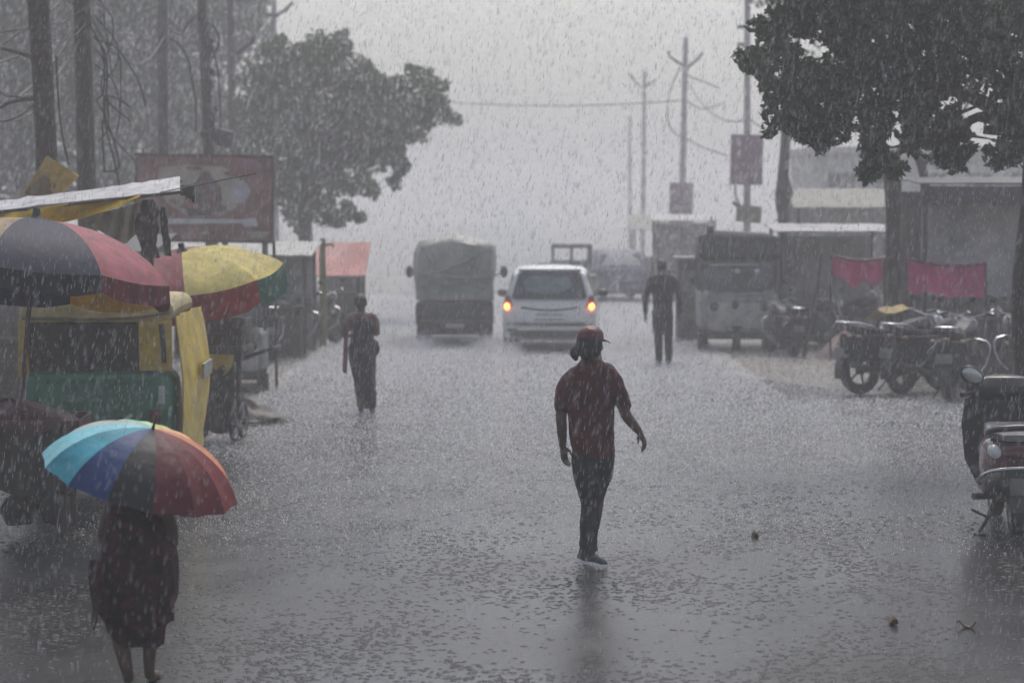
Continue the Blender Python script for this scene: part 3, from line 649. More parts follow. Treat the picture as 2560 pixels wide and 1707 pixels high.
# far open truck cab, half hidden behind the car
p0 = gx(1435, 60)
t = thing('pickup_truck', 'faint grey pickup truck showing above the white car roof', 'truck', p0, 0)
gp = mat('grey_truck_paint', (.10, .10, .105), .5)
b = MB(); b.box((-.18, .6, .62), (1.45, 1.6, .5)); b.box((-.5, .0, 1.02), (.8, .5, .3)); b.build('cargo_bed', gp, t, bevel=.02)
b = MB()
for x in (-.50, -.02, .46): b.box((x, 1.6, 1.25), (.08, .06, .55))
b.box((-.02, 1.6, 1.56), (1.06, .1, .1)); b.box((-.02, 2.5, 1.56), (1.0, .1, .1)); b.box((-.02, 2.05, 1.6), (1.02, .9, .04)); b.box((-.02, 1.62, .95), (1.1, .1, .5))
for x in (-.48, .44): b.box((x, 2.5, 1.25), (.06, .06, .55))
b.box((-.02, 2.3, .7), (1.2, 1.2, .55)); b.build('cab', gp, t, bevel=.015)
for sx in (-1, 1):
    wheel(t, (sx * .58 - .1, .3, .27), .27, .18); wheel(t, (sx * .58 - .1, 2.4, .27), .27, .18)
# faint car far right of the white car
p0 = gx(1560, 64)
t = thing('far_car', 'faint bluish grey car parked beyond the man in dark clothes', 'car', p0, R(8))
bp = mat('bluish_paint', (.13, .13, .18), .6)
b = MB(); b.loft([sec(0, .6, .34, .7), sec(.08, .8, .25, .9), sec(.5, .84, .22, .95), sec(2.8, .84, .22, .92), sec(3.6, .75, .26, .75), sec(3.75, .6, .32, .6)])
b.loft([gsec(.25, .8, .74, .9, .98), gsec(.7, .78, .62, .9, 1.38), gsec(1.8, .78, .62, .9, 1.42), gsec(2.6, .77, .68, .9, .98)]); b.build('body', bp, t)
b = MB(); b.loft([[Vector((x, .30 + (z - .97) * 1.05 + d, z)) for x, z in ((-.62, 1.0), (.62, 1.0), (.52, 1.3), (-.52, 1.3))] for d in (-.05, .05)]); b.build('rear_window', glassm, t)
for sx in (-1, 1):
    b = MB(); b.box((sx * .68, .05, .78), (.2, .08, .12)); b.build('tail_light', M['unlit_red_lens'], t, bevel=.01)
    for y in (.7, 3.0): wheel(t, (sx * .74, y, .29), .29, .18)
# green and yellow auto rickshaw, rear toward the camera
Y = 20.3
p0 = gx(238, Y)
grn = mat('auto_green', (.010, .115, .06), .4, ns=4, na=.5, coat=.2)
yl = mat('auto_yellow', (.55, .39, .02), .45, ns=4, na=.4, coat=.1)
hood = mat('weathered_hood', (.37, .295, .13), .55, ns=4, na=.35, bump=.25, bs=12)
dkin = mat('dark_interior', (.012, .012, .012), .7)
t = thing('auto_rickshaw', 'green and yellow auto rickshaw parked under the vendor umbrella', 'auto rickshaw', p0, R(2))
def rsec(y, hw, zb, zt, r=.12, n=5):
    pts = []
    for cx, cz, a0 in ((hw - r, zt - r, 0), (-hw + r, zt - r, 90), (-hw + r, zb + r, 180), (hw - r, zb + r, 270)):
        for k in range(n): a = R(a0 + 90 * k / (n - 1)); pts.append(Vector((cx + r * math.cos(a), y, cz + r * math.sin(a))))
    return pts
b = MB(); b.loft([rsec(-.06, .5, .5, 1.10), rsec(-.02, .6, .4, 1.17), rsec(.06, .645, .34, 1.2), rsec(.6, .65, .32, 1.19), rsec(1.1, .64, .3, .75), rsec(1.6, .6, .3, .6), rsec(2.1, .42, .3, .8), rsec(2.45, .3, .35, .95), rsec(2.6, .2, .45, .85)]); b.build('lower_body', grn, t)
b = MB(); b.loft([rsec(.0, .60, 1.62, 1.76, .06), rsec(.03, .655, 1.60, 1.80, .1), rsec(.3, .66, 1.61, 1.83, .11), rsec(1.0, .66, 1.62, 1.84, .11), rsec(1.7, .65, 1.62, 1.81, .1), rsec(2.1, .58, 1.60, 1.72, .055)])
b.build('canopy', hood, t)
b = MB(); b.tube([(-.62, .0, 1.655), (0, -.03, 1.65), (.35, -.03, 1.665), (.62, .0, 1.70)], .018, 8, 4); b.build('canopy_hem', mat('hem_cloth', (.2, .16, .08), .7), t)
b = MB(); b.loft([[Vector((x, y, z)) for x, z in ((.36, 1.2), (.64, 1.2), (.64, 1.63), (.36, 1.63))] for y in (.0, .05)]); b.build('rear_panel', yl if 0 else mat('panel_ochre', (.44, .31, .06), .5, ns=5, na=.35), t, bevel=.01)
b = MB(); b.loft([[Vector((x, y, z)) for x, z in ((.56, 1.27), (.595, 1.27), (.58, 1.6), (.53, 1.6))] for y in (-.012, .03)]); b.build('slot_window', glassm, t)
b = MB(); b.loft([[Vector((x, y, z)) for x, z in ((-.66, 1.15), (-.57, 1.15), (-.57, 1.65), (-.65, 1.65))] for y in (.0, .06)]); b.build('rear_post', M['panel_ochre'], t, bevel=.01)
b = MB(); b.box((-.105, .06, 1.41), (.93, .03, .44)); b.build('rear_window', mat('murky_rear_sheet', (.022, .019, .018), .25, ns=4, na=.6), t)
b = MB(); b.tube([(-.5, .03, 1.62), (-.2, .03, 1.61), (.1, .03, 1.62), (.34, .03, 1.62)], .02, 8, 3); b.tube([(-.15, .04, 1.6), (-.16, .04, 1.2)], .008, 6); b.build('window_trim', dkin, t)
b = MB(); b.box((-.12, -.075, .97), (.36, .012, .05)); b.build('faded_strip', mat('faded_green_strip', (.1, .2, .15), .5, ns=20, na=.5), t)
b = MB(); b.box((.555, -.045, 1.0), (.05, .02, .15)); b.build('number_plate', mat('pale_plate', (.5, .48, .5), .5, na=.2), t, bevel=.004)
b = MB(); b.box((0, -.07, .52), (1.16, .06, .07)); b.build('bumper', dkm, t, bevel=.02)
b = MB(); grid = []
for i in range(13):
    u = i / 12; row = []
    for j in range(9):
        v = j / 8; z = 1.66 - 1.3 * v; y = .08 + u * 2.0
        x = .665 + .09 * math.sin(math.pi * min(1, v * 1.1)) * (.3 + .7 * u) + .07 * max(0, v - .25) + .02 * math.sin(u * 14 + v * 4)
        row.append((x, y, z))
    grid.append(row)
b.sheet(grid, .012); b.build('side_curtain', yl, t)
b = MB(); b.box((.80, 1.5, 1.12), (.02, .8, .13)); b.build('curtain_patch', mat('grey_patch', (.26, .26, .25), .6, ns=8, na=.5), t)
for sx in (-1, 1):
    wheel(t, (sx * .52, .4, .23), .23, .13); b = MB(); b.box((sx * .5, -.075, .8), (.1, .03, .16)); b.build('tail_light', M['unlit_red_lens'], t, bevel=.015)
wheel(t, (0, 2.3, .23), .23, .12)
# dark three wheeler, front toward the camera
def three_wheeler(label, loc, rz):
    t = thing('three_wheeler', label, 'three wheeler', loc, rz, 'dark three wheelers')
    dk = mat('sooty_body', (.2, .2, .195), .45, ns=5, na=.5, coat=.1); lt = mat('grey_nose_paint', (.34, .33, .31), .45, ns=5, na=.45)
    cv = mat('black_canvas', (.017, .017, .018), .6, ns=6, na=.4, bump=.4, bs=10)
    b = MB(); b.loft([rsec(.0, .45, .45, .95), rsec(.08, .6, .36, 1.05), rsec(.3, .69, .34, 1.1), rsec(.9, .71, .33, 1.1), rsec(2.4, .72, .33, 1.1), rsec(2.7, .7, .36, 1.05)]); b.build('body', dk, t)
    b = MB(); b.loft([rsec(-.05, .32, .42, .74, .1), rsec(-.01, .5, .36, .86, .1), rsec(.1, .58, .34, .92, .1)]); b.build('nose', lt, t)
    b = MB(); b.loft([[Vector((x, y, 1.62)) for x, y in ((-.7, .22), (.7, .22), (.72, 2.7), (-.72, 2.7))], [Vector((x, y, z)) for x, y, z in ((-.73, .12, 1.7), (.73, .12, 1.7), (.74, 2.75, 1.7), (-.74, 2.75, 1.7))], [Vector((x, y, z)) for x, y, z in ((-.73, .12, 2.06), (.73, .12, 2.03), (.74, 2.75, 2.0), (-.74, 2.75, 2.0))], [Vector((x, y, z)) for x, y, z in ((-.4, .2, 2.16), (.5, .2, 2.11), (.5, 2.6, 2.1), (-.4, 2.6, 2.1))]]); b.build('canopy', cv, t, bevel=.03)
    b = MB(); b.box((-.52, .2, 2.17), (.12, .14, .12)); b.tube([(-.5, .2, 2.2), (-.5, .2, 2.42)], .012, 6); b.build('roof_aerial', blk, t)
    for sx in (-1, 1):
        for pts in ([(sx * .66, .16, 1.05), (sx * .68, .2, 1.4), (sx * .69, .22, 1.72)], [(sx * .69, 1.1, 1.05), (sx * .69, 1.1, 1.66)], [(sx * .69, 2.6, 1.05), (sx * .7, 2.6, 1.66)]): MB().tube(pts, .033, 8).build('canopy_post', blk, t)
        b = MB(); b.ell((sx * .44, -.0, .80), (.09, .05, .09)); b.build('headlight', glassm, t)
        b = MB(); b.tube([(sx * .6, .14, 1.1), (sx * .8, .05, 1.25)], .01, 6); b.ell((sx * .82, .04, 1.28), (.06, .025, .075)); b.build('mirror', blk, t)
        wheel(t, (sx * .58, 2.2, .25), .25, .14)
        b = MB(); b.box((sx * .61, .9, .3), (.16, .4, .45)); b.build('side_step', dkm, t, bevel=.02)
        b = MB(); b.box((sx * .66, .55, .15), (.12, .22, .3)); b.build('mud_flap', rub, t, bevel=.01)
    b = MB(); b.box((0, 2.66, 1.35), (1.36, .03, .7)); b.build('added_back_panel', cv, t)  # panel added to block the sky showing through the cab
    b = MB(); b.loft([[Vector((x, .17 + (z - 1.06) * .12 + d, z)) for x, z in ((-.62, 1.1), (.62, 1.1), (.62, 1.60), (-.62, 1.60))] for d in (-.02, .02)]); b.build('windscreen', mat('windscreen_glass', (.04, .042, .05), .08, coat=.5, na=.3), t, bevel=.004)
    b = MB(); b.box((-.1, .12, 1.545), (.84, .08, .025)); b.build('sun_visor', mat('pale_trim', (.42, .42, .36), .5), t)
    for x, r_ in ((-.03, .055), (.31, .05)):  # windscreen reflections put in as bright discs on the glass
        b = MB(); b.ell((x, .17, 1.44), (r_, .02, r_ * .75)); b.build('screen_glint', mat('painted_glint', (.85, .87, .9), .3), t)
    b = MB(); b.box((-.36, .04, 1.0), (.32, .04, .09)); b.box((.2, .04, 1.0), (.6, .04, .08)); b.build('dash_band', mat('grey_band', (.2, .2, .2), .5, ns=9, na=.4), t, bevel=.01)
    b = MB(); b.ell((-.08, -.05, .85), (.07, .04, .09)); b.build('horn', blk, t)
    b = MB(); b.box((0, -.03, .30), (1.1, .1, .14)); b.build('bumper', dkm, t, bevel=.03)
    wheel(t, (-.05, .02, .24), .24, .13)
    b = MB(); b.box((-.05, .0, .45), (.2, .36, .05), (0, 0, 0)); b.build('front_fender', blk, t, bevel=.02)
    return t
tw = three_wheeler('dark three wheeler facing the camera at the right kerb', gnd(1848, 880), R(-3))
tw2 = dup(tw, 'dark three wheeler behind the brown cart on the left side', gx(618, 33.2) + Vector((-.3, 0, 0)), R(6), .82, 'dark three wheelers')
# ------------------------------------------------------------------ motorcycles
def motorcycle(label, loc, rz, tankm, group='parked motorcycles'):
    t = thing('motorcycle', label, 'motorcycle', loc, rz, group)
    wheel(t, (0, -.64, .3), .3, .13, 5, dkm); wheel(t, (0, .68, .3), .3, .11, 5, dkm)
    b = MB(); b.tube([(0, .42, .92), (0, .1, .72), (0, -.3, .72), (0, -.75, .80)], .022, 8, 3); b.tube([(0, .42, .9), (0, .32, .5), (0, .1, .26), (0, -.3, .28), (0, -.32, .7)], .02, 8, 3)
    for sx in (-.09, .09): b.tube([(sx, -.3, .3), (sx, -.64, .3)], .02, 8); b.tube([(sx, -.6, .33), (sx, -.5, .68)], .025, 8)
    b.build('frame', blk, t)
    b = MB(); b.box((0, .06, .40), (.34, .44, .30)); b.box((0, .18, .60), (.22, .24, .22), (.3, 0, 0))
    for k in range(5): b.box((0, .17, .52 + k * .035), (.27, .28, .012), (.3, 0, 0))
    b.build('engine', dkm, t, bevel=.012)
    b = MB(); b.loft([[Vector((x * k, y, z0 + z * h)) for x, z in ((-.13, 0), (.13, 0), (.15, .6), (.08, 1), (-.08, 1), (-.15, .6))] for y, k, z0, h in ((-.08, .5, .76, .06), (.02, .95, .74, .15), (.2, 1.1, .75, .2), (.36, .95, .78, .19), (.44, .4, .84, .08))]); b.build('tank', tankm, t, bevel=.015)
    b = MB(); b.loft([[Vector((x * k, y, z0 + z)) for x, z in ((-.13, 0), (.13, 0), (.12, .07), (0, .085), (-.12, .07))] for y, k, z0 in ((-.02, .6, .76), (-.2, 1, .74), (-.5, 1, .77), (-.8, .7, .81))]); b.build('seat', mat('wet_seat', (.010, .010, .011), .7, spec=.2, na=.3), t, bevel=.02)
    b = MB(); b.loft([[Vector((x * k, y, z)) for x, z in ((-.13, .42), (.13, .42), (.17, .76), (-.17, .76))] for y, k in ((.02, .9), (-.15, 1.05), (-.5, 1.15), (-.9, .6))]); b.build('side_panel', tankm, t, bevel=.03)
    b = MB(); 
    for sx in (-.09, .09): b.tube([(sx, .7, .3), (sx, .5, .82), (sx * .9, .44, .98)], .02, 8)
    b.build('fork', chrome, t)
    b = MB(); b.tube([(-.36, .32, 1.03), (-.28, .38, 1.06), (-.1, .46, 1.0), (.1, .46, 1.0), (.28, .38, 1.06), (.36, .32, 1.03)], .013, 8, 4); hb = b.build('handlebar', chrome, t)
    for sx in (-1, 1):
        b = MB(); b.tube([(sx * .36, .32, 1.03), (sx * .25, .4, 1.055)], .02, 8); b.build('grip', rub, hb)
        b = MB(); b.tube([(sx * .24, .42, 1.06), (sx * .3, .4, 1.2)], .006, 6); b.ell((sx * .32, .4, 1.23), (.06, .018, .045)); b.build('mirror', blk, t)
        b = MB(); b.tube([(sx * .06, -.78, .74), (sx * .16, -.78, .75)], .01, 6); b.ell((sx * .18, -.79, .75), (.035, .04, .025)); b.build('indicator', mat('amber_lens', (.35, .13, .02), .3), t)
    b = MB(); b.ell((0, .58, .9), (.1, .08, .1)); b.build('headlight', mat('headlight_glass', (.5, .5, .5), .1, .3, coat=.5), t)
    b = MB(); b.tube([(.16, .1, .3), (.17, -.3, .28), (.18, -.5, .32), (.18, -.9, .4)], [.022, .03, .045, .04], 10, 3); b.build('exhaust', dkm, t)
    def arc(c, r, a0, a1, w_): return [[Vector((x, c[1] + r * math.cos(R(a)), c[2] + r * math.sin(R(a)))) for x in (-w_, -w_ * .5, 0, w_ * .5, w_)] for a in np.linspace(a0, a1, 10)]
    b = MB(); b.sheet(arc((0, -.64, .3), .345, 60, 195, .075), .012); b.build('rear_fender', blk, t)
    b = MB(); b.sheet(arc((0, .68, .3), .335, 20, 170, .06), .012); b.build('front_fender', tankm, t)
    b = MB(); b.ell((0, -.9, .76), (.07, .03, .04)); b.build('tail_light', M['unlit_red_lens'], t)
    b = MB(); b.box((0, -.97, .55), (.2, .012, .12), (-.25, 0, 0)); b.build('number_plate', mat('grimy_plate', (.16, .16, .15), .6), t)
    b = MB(); b.tube([(-.11, -.5, .86), (-.13, -.75, .92), (-.1, -.95, .93), (.1, -.95, .93), (.13, -.75, .92), (.11, -.5, .86)], .014, 8, 4); b.build('grab_rail', chrome, t)
    b = MB(); b.tube([(-.1, -.05, .27), (-.32, -.12, .0)], .013, 6); b.build('side_stand', dkm, t)
    MB().tube([(-.14, -.5, .4), (-.24, -.55, .55), (-.24, -.8, .62), (-.15, -.85, .7)], .011, 6, 4).build('sari_guard', chrome, t)
    b = MB(); b.tube([(-.2, .05, .3), (-.3, .2, .45), (-.26, .34, .7), (.26, .34, .7), (.3, .2, .45), (.2, .05, .3)], .013, 6, 4); b.build('crash_guard', chrome, t)
    return t
blt = mat('black_tank', (.010, .010, .012), .5, spec=.3, na=.2)
gold = mat('ochre_tank', (.30, .19, .04), .3, coat=.3, na=.3)
mc = motorcycle('black motorcycle with chrome rails nearest the road at right', gnd(2240, 985) + Vector((.1, .25, 0)), R(-62), blt); mc.scale = (1.08,) * 3
dup(mc, 'black motorcycle parked behind the chrome railed one', gnd(2410, 1000) + Vector((0, .3, 0)), R(-22), 1.08)
dup(mc, 'black motorcycle farthest right in the dark row', gnd(2530, 985) + Vector((.2, .1, 0)), R(8), 1.08)
dup(mc, 'dark motorcycle parked just right of the sand heap', gnd(2330, 905) + Vector((.2, .4, 0)), R(-50))
dup(mc, 'black motorcycle squeezed between the railed one and its neighbour', gnd(2325, 985) + Vector((.1, .4, 0)), R(-48), 1.06)
dup(mc, 'black motorcycle at the back of the dark row', gnd(2430, 940) + Vector((.1, .5, 0)), R(-45), 1.05)
dup(mc, 'single dark motorcycle standing in front of the three wheeler', gnd(1965, 893) + Vector((0, .55, 0)), R(12), .92)
dup(mc, 'dark motorcycle standing behind the leaning pole', gnd(2055, 880) + Vector((0, .9, 0)), R(-60), .9)
dup(mc, 'dark motorcycle under the pink cloth behind the sand heap', gnd(2160, 870) + Vector((0, 1, 0)), R(-75), .95)
for px, py, rz, lab in ((735, 885, -18, 'hazy motorcycle parked left of the woman, closest to her'), (690, 878, -10, 'hazy motorcycle in the middle of the left row'), (660, 905, 12, 'hazy motorcycle beside the dark three wheeler'), (790, 868, -24, 'faint motorcycle at the far end of the left row')):
    dup(mc, lab, gnd(px, py) + Vector((0, .4, 0)), R(rz), 1.0)
b = MB(); g_ = [[(x, y + .25 * x, .12 * math.exp(-((y) / .12) ** 2) + .05 * noise.noise(Vector((x * 5, y * 8, 1)))) for y in np.linspace(-.28, .28, 8)] for x in np.linspace(-.32, .32, 12)]
b.sheet(g_, .012); o = b.build('seat_cover', mat('ochre_sheet', (.36, .25, .07), .5, ns=8, na=.5)); o.location = at(2226, 786, 34.6); o.rotation_euler = (R(-12), R(-9), R(35)); tag(o, 'ochre plastic sheet draped over a parked motorcycle', 'sheet')
# leaning pole by the three wheeler
a = gnd(2010, 893); z1 = at(2056, 632, a.y); tag(MB().tube([a, a.lerp(z1, .5), z1], [.04, .036, .034], 10).build('leaning_post', wood), 'thin dark post leaning right beside the three wheeler', 'post')
# ------------------------------------------------------------------ scooter at right edge
p0 = gnd(2556, 1345) + Vector((0, .25, 0))
t = thing('scooter', 'dark scooter with maroon tail parked at the right edge', 'scooter', p0, R(-4))
wheel(t, (0, -.05, .24), .24, .11); wheel(t, (0, 1.2, .24), .24, .1)
mrn = mat('maroon_paint', (.07, .012, .016), .25, coat=.6, na=.2)
b = MB(); b.loft([rsec(-.34, .12, .60, .74, .06), rsec(-.3, .2, .50, .77, .09), rsec(-.15, .26, .44, .79, .11), rsec(.2, .27, .4, .78, .12), rsec(.5, .2, .32, .7, .1)]); b.build('rear_body', mrn, t)
b = MB(); b.loft([rsec(-.32, .17, .36, .56, .08), rsec(-.2, .255, .28, .56, .1), rsec(.2, .26, .26, .55, .1)]); b.build('lower_shell', mat('black_shell', (.014, .014, .015), .3, coat=.3), t)
b = MB(); b.loft([rsec(-.36, .15, .77, .82, .024), rsec(-.2, .23, .78, .86, .035), rsec(.25, .23, .77, .87, .04), rsec(.55, .15, .76, .83, .03)]); b.build('seat', mat('grey_wet_seat', (.19, .19, .20), .22, ns=5, na=.25), t)
b = MB(); b.tube([(-.23, -.05, .80), (-.27, -.3, .84), (-.2, -.46, .875), (0, -.5, .89), (.2, -.46, .875), (.27, -.3, .84), (.23, -.05, .80)], .026, 10, 5); b.build('grab_rail', blk, t)
b = MB(); b.tube([(-.29, -.02, .40), (-.33, -.25, .46), (-.24, -.42, .545), (0, -.46, .57), (.24, -.42, .545), (.33, -.25, .46), (.29, -.02, .40)], .016, 10, 5); b.build('crash_bar', chrome, t)
b = MB(); b.ell((-.2, -.27, .68), (.07, .06, .055), rot=Matrix.Rotation(R(35), 3, 'Y')); b.build('indicator', mat('clear_lens', (.75, .75, .75), .15, coat=.5), t)
b = MB(); b.ell((.2, -.27, .68), (.07, .06, .055), rot=Matrix.Rotation(R(-35), 3, 'Y')); b.build('indicator', M['clear_lens'], t)
b = MB(); b.ell((0, -.33, .67), (.14, .04, .05)); b.build('tail_light', M['unlit_red_lens'], t)
b = MB(); b.sheet([[Vector((x, -.05 + .31 * math.cos(R(a_)), .24 + .31 * math.sin(R(a_)))) for x in (-.09, -.05, 0, .05, .09)] for a_ in np.linspace(70, 200, 10)], .014); b.box((0, -.37, .34), (.2, .015, .24), (-.2, 0, 0)); b.build('rear_fender', blk, t)
b = MB(); b.box((0, -.40, .42), (.2, .012, .13), (-.2, 0, 0)); b.build('number_plate', mat('grimy_plate', (.16, .16, .15), .6), t)
b = MB(); b.loft([[Vector((x * k, y, z)) for x, y in ((-1, 0), (-.6, .08), (0, .11), (.6, .08), (1, 0), (.6, .03), (0, .05), (-.6, .03))] for k, y, z in ((.2, 0, .3), (.3, 0, .5), (.33, 0, .8), (.3, 0, 1.0), (.16, 0, 1.06))]); 
for i, v in enumerate(b.v): v.y += .92
b.build('leg_shield', blk, t)
b = MB(); b.loft([[Vector((x * k, y0 + y * q, z)) for x, y in ((-1, 0), (-.7, -.5), (0, -.7), (.7, -.5), (1, 0), (.7, .6), (0, .9), (-.7, .6))] for k, q, y0, z in ((.14, .1, .82, 1.0), (.30, .13, .80, 1.06), (.31, .14, .8, 1.12), (.2, .1, .82, 1.19), (.08, .05, .84, 1.21))]); b.build('handlebar_cowl', blk, t, bevel=.01)
b = MB(); b.tube([(-.36, .68, 1.05), (-.2, .78, 1.06), (.2, .78, 1.06), (.36, .68, 1.05)], .02, 8, 3); b.build('handlebar', rub, t)
for sx in (-1, 1):
    b = MB(); b.tube([(sx * .3, .74, 1.06), (sx * .3, .72, 1.16)], .01, 8); b.ell((sx * .27, .72, 1.21), (.105, .03, .075), rot=Matrix.Rotation(R(-28 * sx), 3, 'Y')); o = b.build('mirror', blk, t)
    b = MB(); b.ell((sx * .27, .695, 1.21), (.088, .012, .056), rot=Matrix.Rotation(R(-28 * sx), 3, 'Y')); b.build('mirror_glass', mat('mirror_glass', (.45, .45, .42), .15, .6, na=.1), o)
b = MB(); b.tube([(-.18, .05, .3), (-.34, -.02, .3)], .028, 10); b.build('footpeg', rub, t)
b = MB(); b.tube([(-.16, .1, .25), (-.24, -.02, .1), (-.32, -.1, .0)], .016, 8); b.tube([(-.24, -.02, .14), (-.36, -.06, .20)], .01, 8); b.tube([(-.34, -.1, .01), (-.25, -.14, .01)], .014, 8); b.build('side_stand', blk, t)
b = MB(); b.box((0, .72, .3), (.4, .5, .06)); b.build('floorboard', blk, t, bevel=.02)
b = MB(); b.tube([(.2, .2, .26), (.24, -.1, .28), (.26, -.4, .36)], [.03, .05, .04], 10, 3); b.build('exhaust', steel, t)
# ------------------------------------------------------------------ vendor carts and umbrellas
def big_umbrella(name, label, loc, rot, Rr, depth, val, cols, vcols, N=8, pole_len=2.2, spin=0, polem=None, inner=None):
    t = thing(name, label, 'umbrella', loc, 0, 'vendor umbrellas over the carts'); t.rotation_euler = rot
    mats = []; idx = {}
    for c in list(cols) + list(vcols):
        if c not in idx: idx[c] = len(mats); mats.append(M[c])
    b = MB(); K = 9; SUB = 5
    for n in range(N):
        b.mi(idx[cols[n]]); grid = []
        for i in range(K + 1):
            u = max(.02, i / K); row = []
            for j in range(SUB + 1):
                v = j / SUB; a = R(spin) + 2 * math.pi * (n + v) / N
                chord = 1 - .05 * math.sin(math.pi * v) * u       # cloth taut between the ribs
                r = Rr * math.sin(u * 1.15) / math.sin(1.15) * chord
                z = -depth * (1 - math.cos(u * 1.15)) / (1 - math.cos(1.15)) + .025 * math.sin(math.pi * v) * u * -1
                row.append((r * math.cos(a), r * math.sin(a), z))
            grid.append(row)
        b.sheet(grid, .004)
    b.build('canopy', mats, t)
    b = MB()
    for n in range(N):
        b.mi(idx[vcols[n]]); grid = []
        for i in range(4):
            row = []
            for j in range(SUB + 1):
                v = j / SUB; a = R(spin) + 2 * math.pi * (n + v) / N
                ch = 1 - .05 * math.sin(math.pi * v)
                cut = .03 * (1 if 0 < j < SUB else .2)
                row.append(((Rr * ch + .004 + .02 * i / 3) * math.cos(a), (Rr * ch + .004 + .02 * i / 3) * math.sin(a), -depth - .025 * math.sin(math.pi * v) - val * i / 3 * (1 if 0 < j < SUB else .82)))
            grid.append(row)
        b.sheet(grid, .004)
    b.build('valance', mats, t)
    b = MB(); b.tube([(0, 0, .05), (0, 0, -pole_len)], .02, 10); b.build('pole', polem or mat('maroon_pole', (.05, .015, .018), .4), t)
    b = MB(); b.lathe([(.0, .09), (.03, .085), (.035, .03), (.06, .005), (.06, -.01), (0, -.015)], n=14); b.build('finial', dkm, t)
    for n in range(N):
        a = R(spin) + 2 * math.pi * n / N
        pts = [(Rr * .985 * math.sin(u * 1.15) / math.sin(1.15) * math.cos(a), Rr * .985 * math.sin(u * 1.15) / math.sin(1.15) * math.sin(a), -depth * (1 - math.cos(u * 1.15)) / (1 - math.cos(1.15)) - .012) for u in np.linspace(.03, 1, 8)]
        b = MB(); b.tube(pts, .006, 5); b.build('rib', steel, t)
    return t
def cloth(name, c, tr=.3, na=.3, ns=5): return mat(name, c, .6, ns=ns, na=na, trans=tr, bump=.35, bs=9, spec=.3)
cloth('cloth_beige', (.42, .32, .2)); cloth('cloth_navy', (.03, .032, .065)); cloth('cloth_pink', (.42, .13, .15)); cloth('cloth_maroon', (.16, .02, .03))
cloth('cloth_yellow', (.62, .42, .03)); cloth('cloth_blue', (.03, .04, .14)); cloth('cloth_red', (.38, .035, .035)); cloth('cloth_green', (.02, .12, .07)); cloth('cloth_lemon', (.62, .52, .15)); cloth('cloth_black', (.015, .015, .017)); cloth('cloth_rose', (.33, .09, .095))
# near umbrella: apex over photo px (90, 544), depth 18.7 m
ap = at(90, 548, 18.9)
# panels counted anticlockwise from +x; the camera sees -y
big_umbrella('vendor_umbrella', 'large beige, navy and pink vendor umbrella above the green rickshaw', ap, (R(-6), R(4), 0), 1.1, .46, .16,
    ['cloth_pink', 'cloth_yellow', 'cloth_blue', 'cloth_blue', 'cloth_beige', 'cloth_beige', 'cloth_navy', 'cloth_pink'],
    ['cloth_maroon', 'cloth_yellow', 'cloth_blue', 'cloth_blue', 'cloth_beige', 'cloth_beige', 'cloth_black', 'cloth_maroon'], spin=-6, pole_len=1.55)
ap = at(455, 628, 24.5)
big_umbrella('vendor_umbrella', 'tilted red, yellow and green vendor umbrella beside the white awning', ap, (R(10), R(-7), 0), 1.0, .27, .27,
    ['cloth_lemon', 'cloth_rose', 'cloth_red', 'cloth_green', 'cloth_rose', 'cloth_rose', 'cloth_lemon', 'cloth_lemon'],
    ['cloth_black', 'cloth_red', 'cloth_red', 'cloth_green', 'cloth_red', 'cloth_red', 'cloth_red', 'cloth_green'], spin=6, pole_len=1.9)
# hand cart under the near umbrella
def hand_cart(name, label, loc, rz, L_, W_, zt, topm, bodym, wr=.31):
    t = thing(name, label, 'cart', loc, rz)
    b = MB(); b.box((0, 0, zt), (L_, W_, .06)); b.box((0, -W_ / 2 - .012, zt + .06), (L_ + .05, .02, .16)); b.box((0, W_ / 2 + .012, zt + .06), (L_ + .05, .02, .16))
    for sx in (-1, 1): b.box((sx * (L_ / 2 + .012), 0, zt + .06), (.02, W_, .158))
    b.build('tray', bodym, t, bevel=.006)
    for sx in (-1, 1):
        b = MB(); b.box((sx * (L_ / 2 - .12), -W_ / 2 + .1, zt / 2), (.05, .05, zt - .062)); b.build('leg', wood, t)
        b = MB(); b.box((sx * (L_ / 2 - .12), W_ / 2 - .1, zt / 2), (.05, .05, zt - .062)); b.build('leg', wood, t)
        for sy in (-1, 1):
            wheel(t, (sx * L_ * .36, sy * W_ * .38, wr), wr, .04, 12, steel)
    b = MB(); b.tube([(L_ / 2, -W_ * .3, zt), (L_ / 2 + .35, -W_ * .3, zt + .12), (L_ / 2 + .35, W_ * .3, zt + .12), (L_ / 2, W_ * .3, zt)], .018, 8); b.build('push_bar', dkm, t)
    return t
c0 = gx(20, 18.9)
mrt = mat('maroon_tarp', (.075, .018, .024), .45, ns=6, na=.5, bump=.5, bs=9)
t = hand_cart('hand_cart', 'dark hand cart with a maroon covered heap under the large umbrella', c0, R(3), 1.15, .8, .80, mrt, mat('maroon_wood', (.06, .02, .022), .5, na=.4))
b = MB(); rings = []
for i in range(8):
    u = i / 7; rings.append([Vector((.56 * math.cos(a) * (1 - u ** 2.2) * (1 + .12 * noise.noise(Vector((math.cos(a) * 2, math.sin(a) * 2, u)))), .39 * math.sin(a) * (1 - u ** 2.2), .84 + .24 * u + .03 * noise.noise(Vector((math.cos(a) * 3, math.sin(a) * 3, u * 3))))) for a in np.linspace(0, 2 * math.pi, 29)[:-1]])
b.loft(rings); b.build('covered_heap', mrt, t)
b = MB(); b.sheet([[(x, -.425 - .01 * math.sin(x * 22), .86 - .46 * v - .05 * math.sin(x * 9)) for v in np.linspace(0, 1, 5)] for x in np.linspace(-.58, .58, 30)], .008); b.build('side_cloth', mat('dark_sacking', (.022, .018, .016), .7, ns=9, na=.6), t)
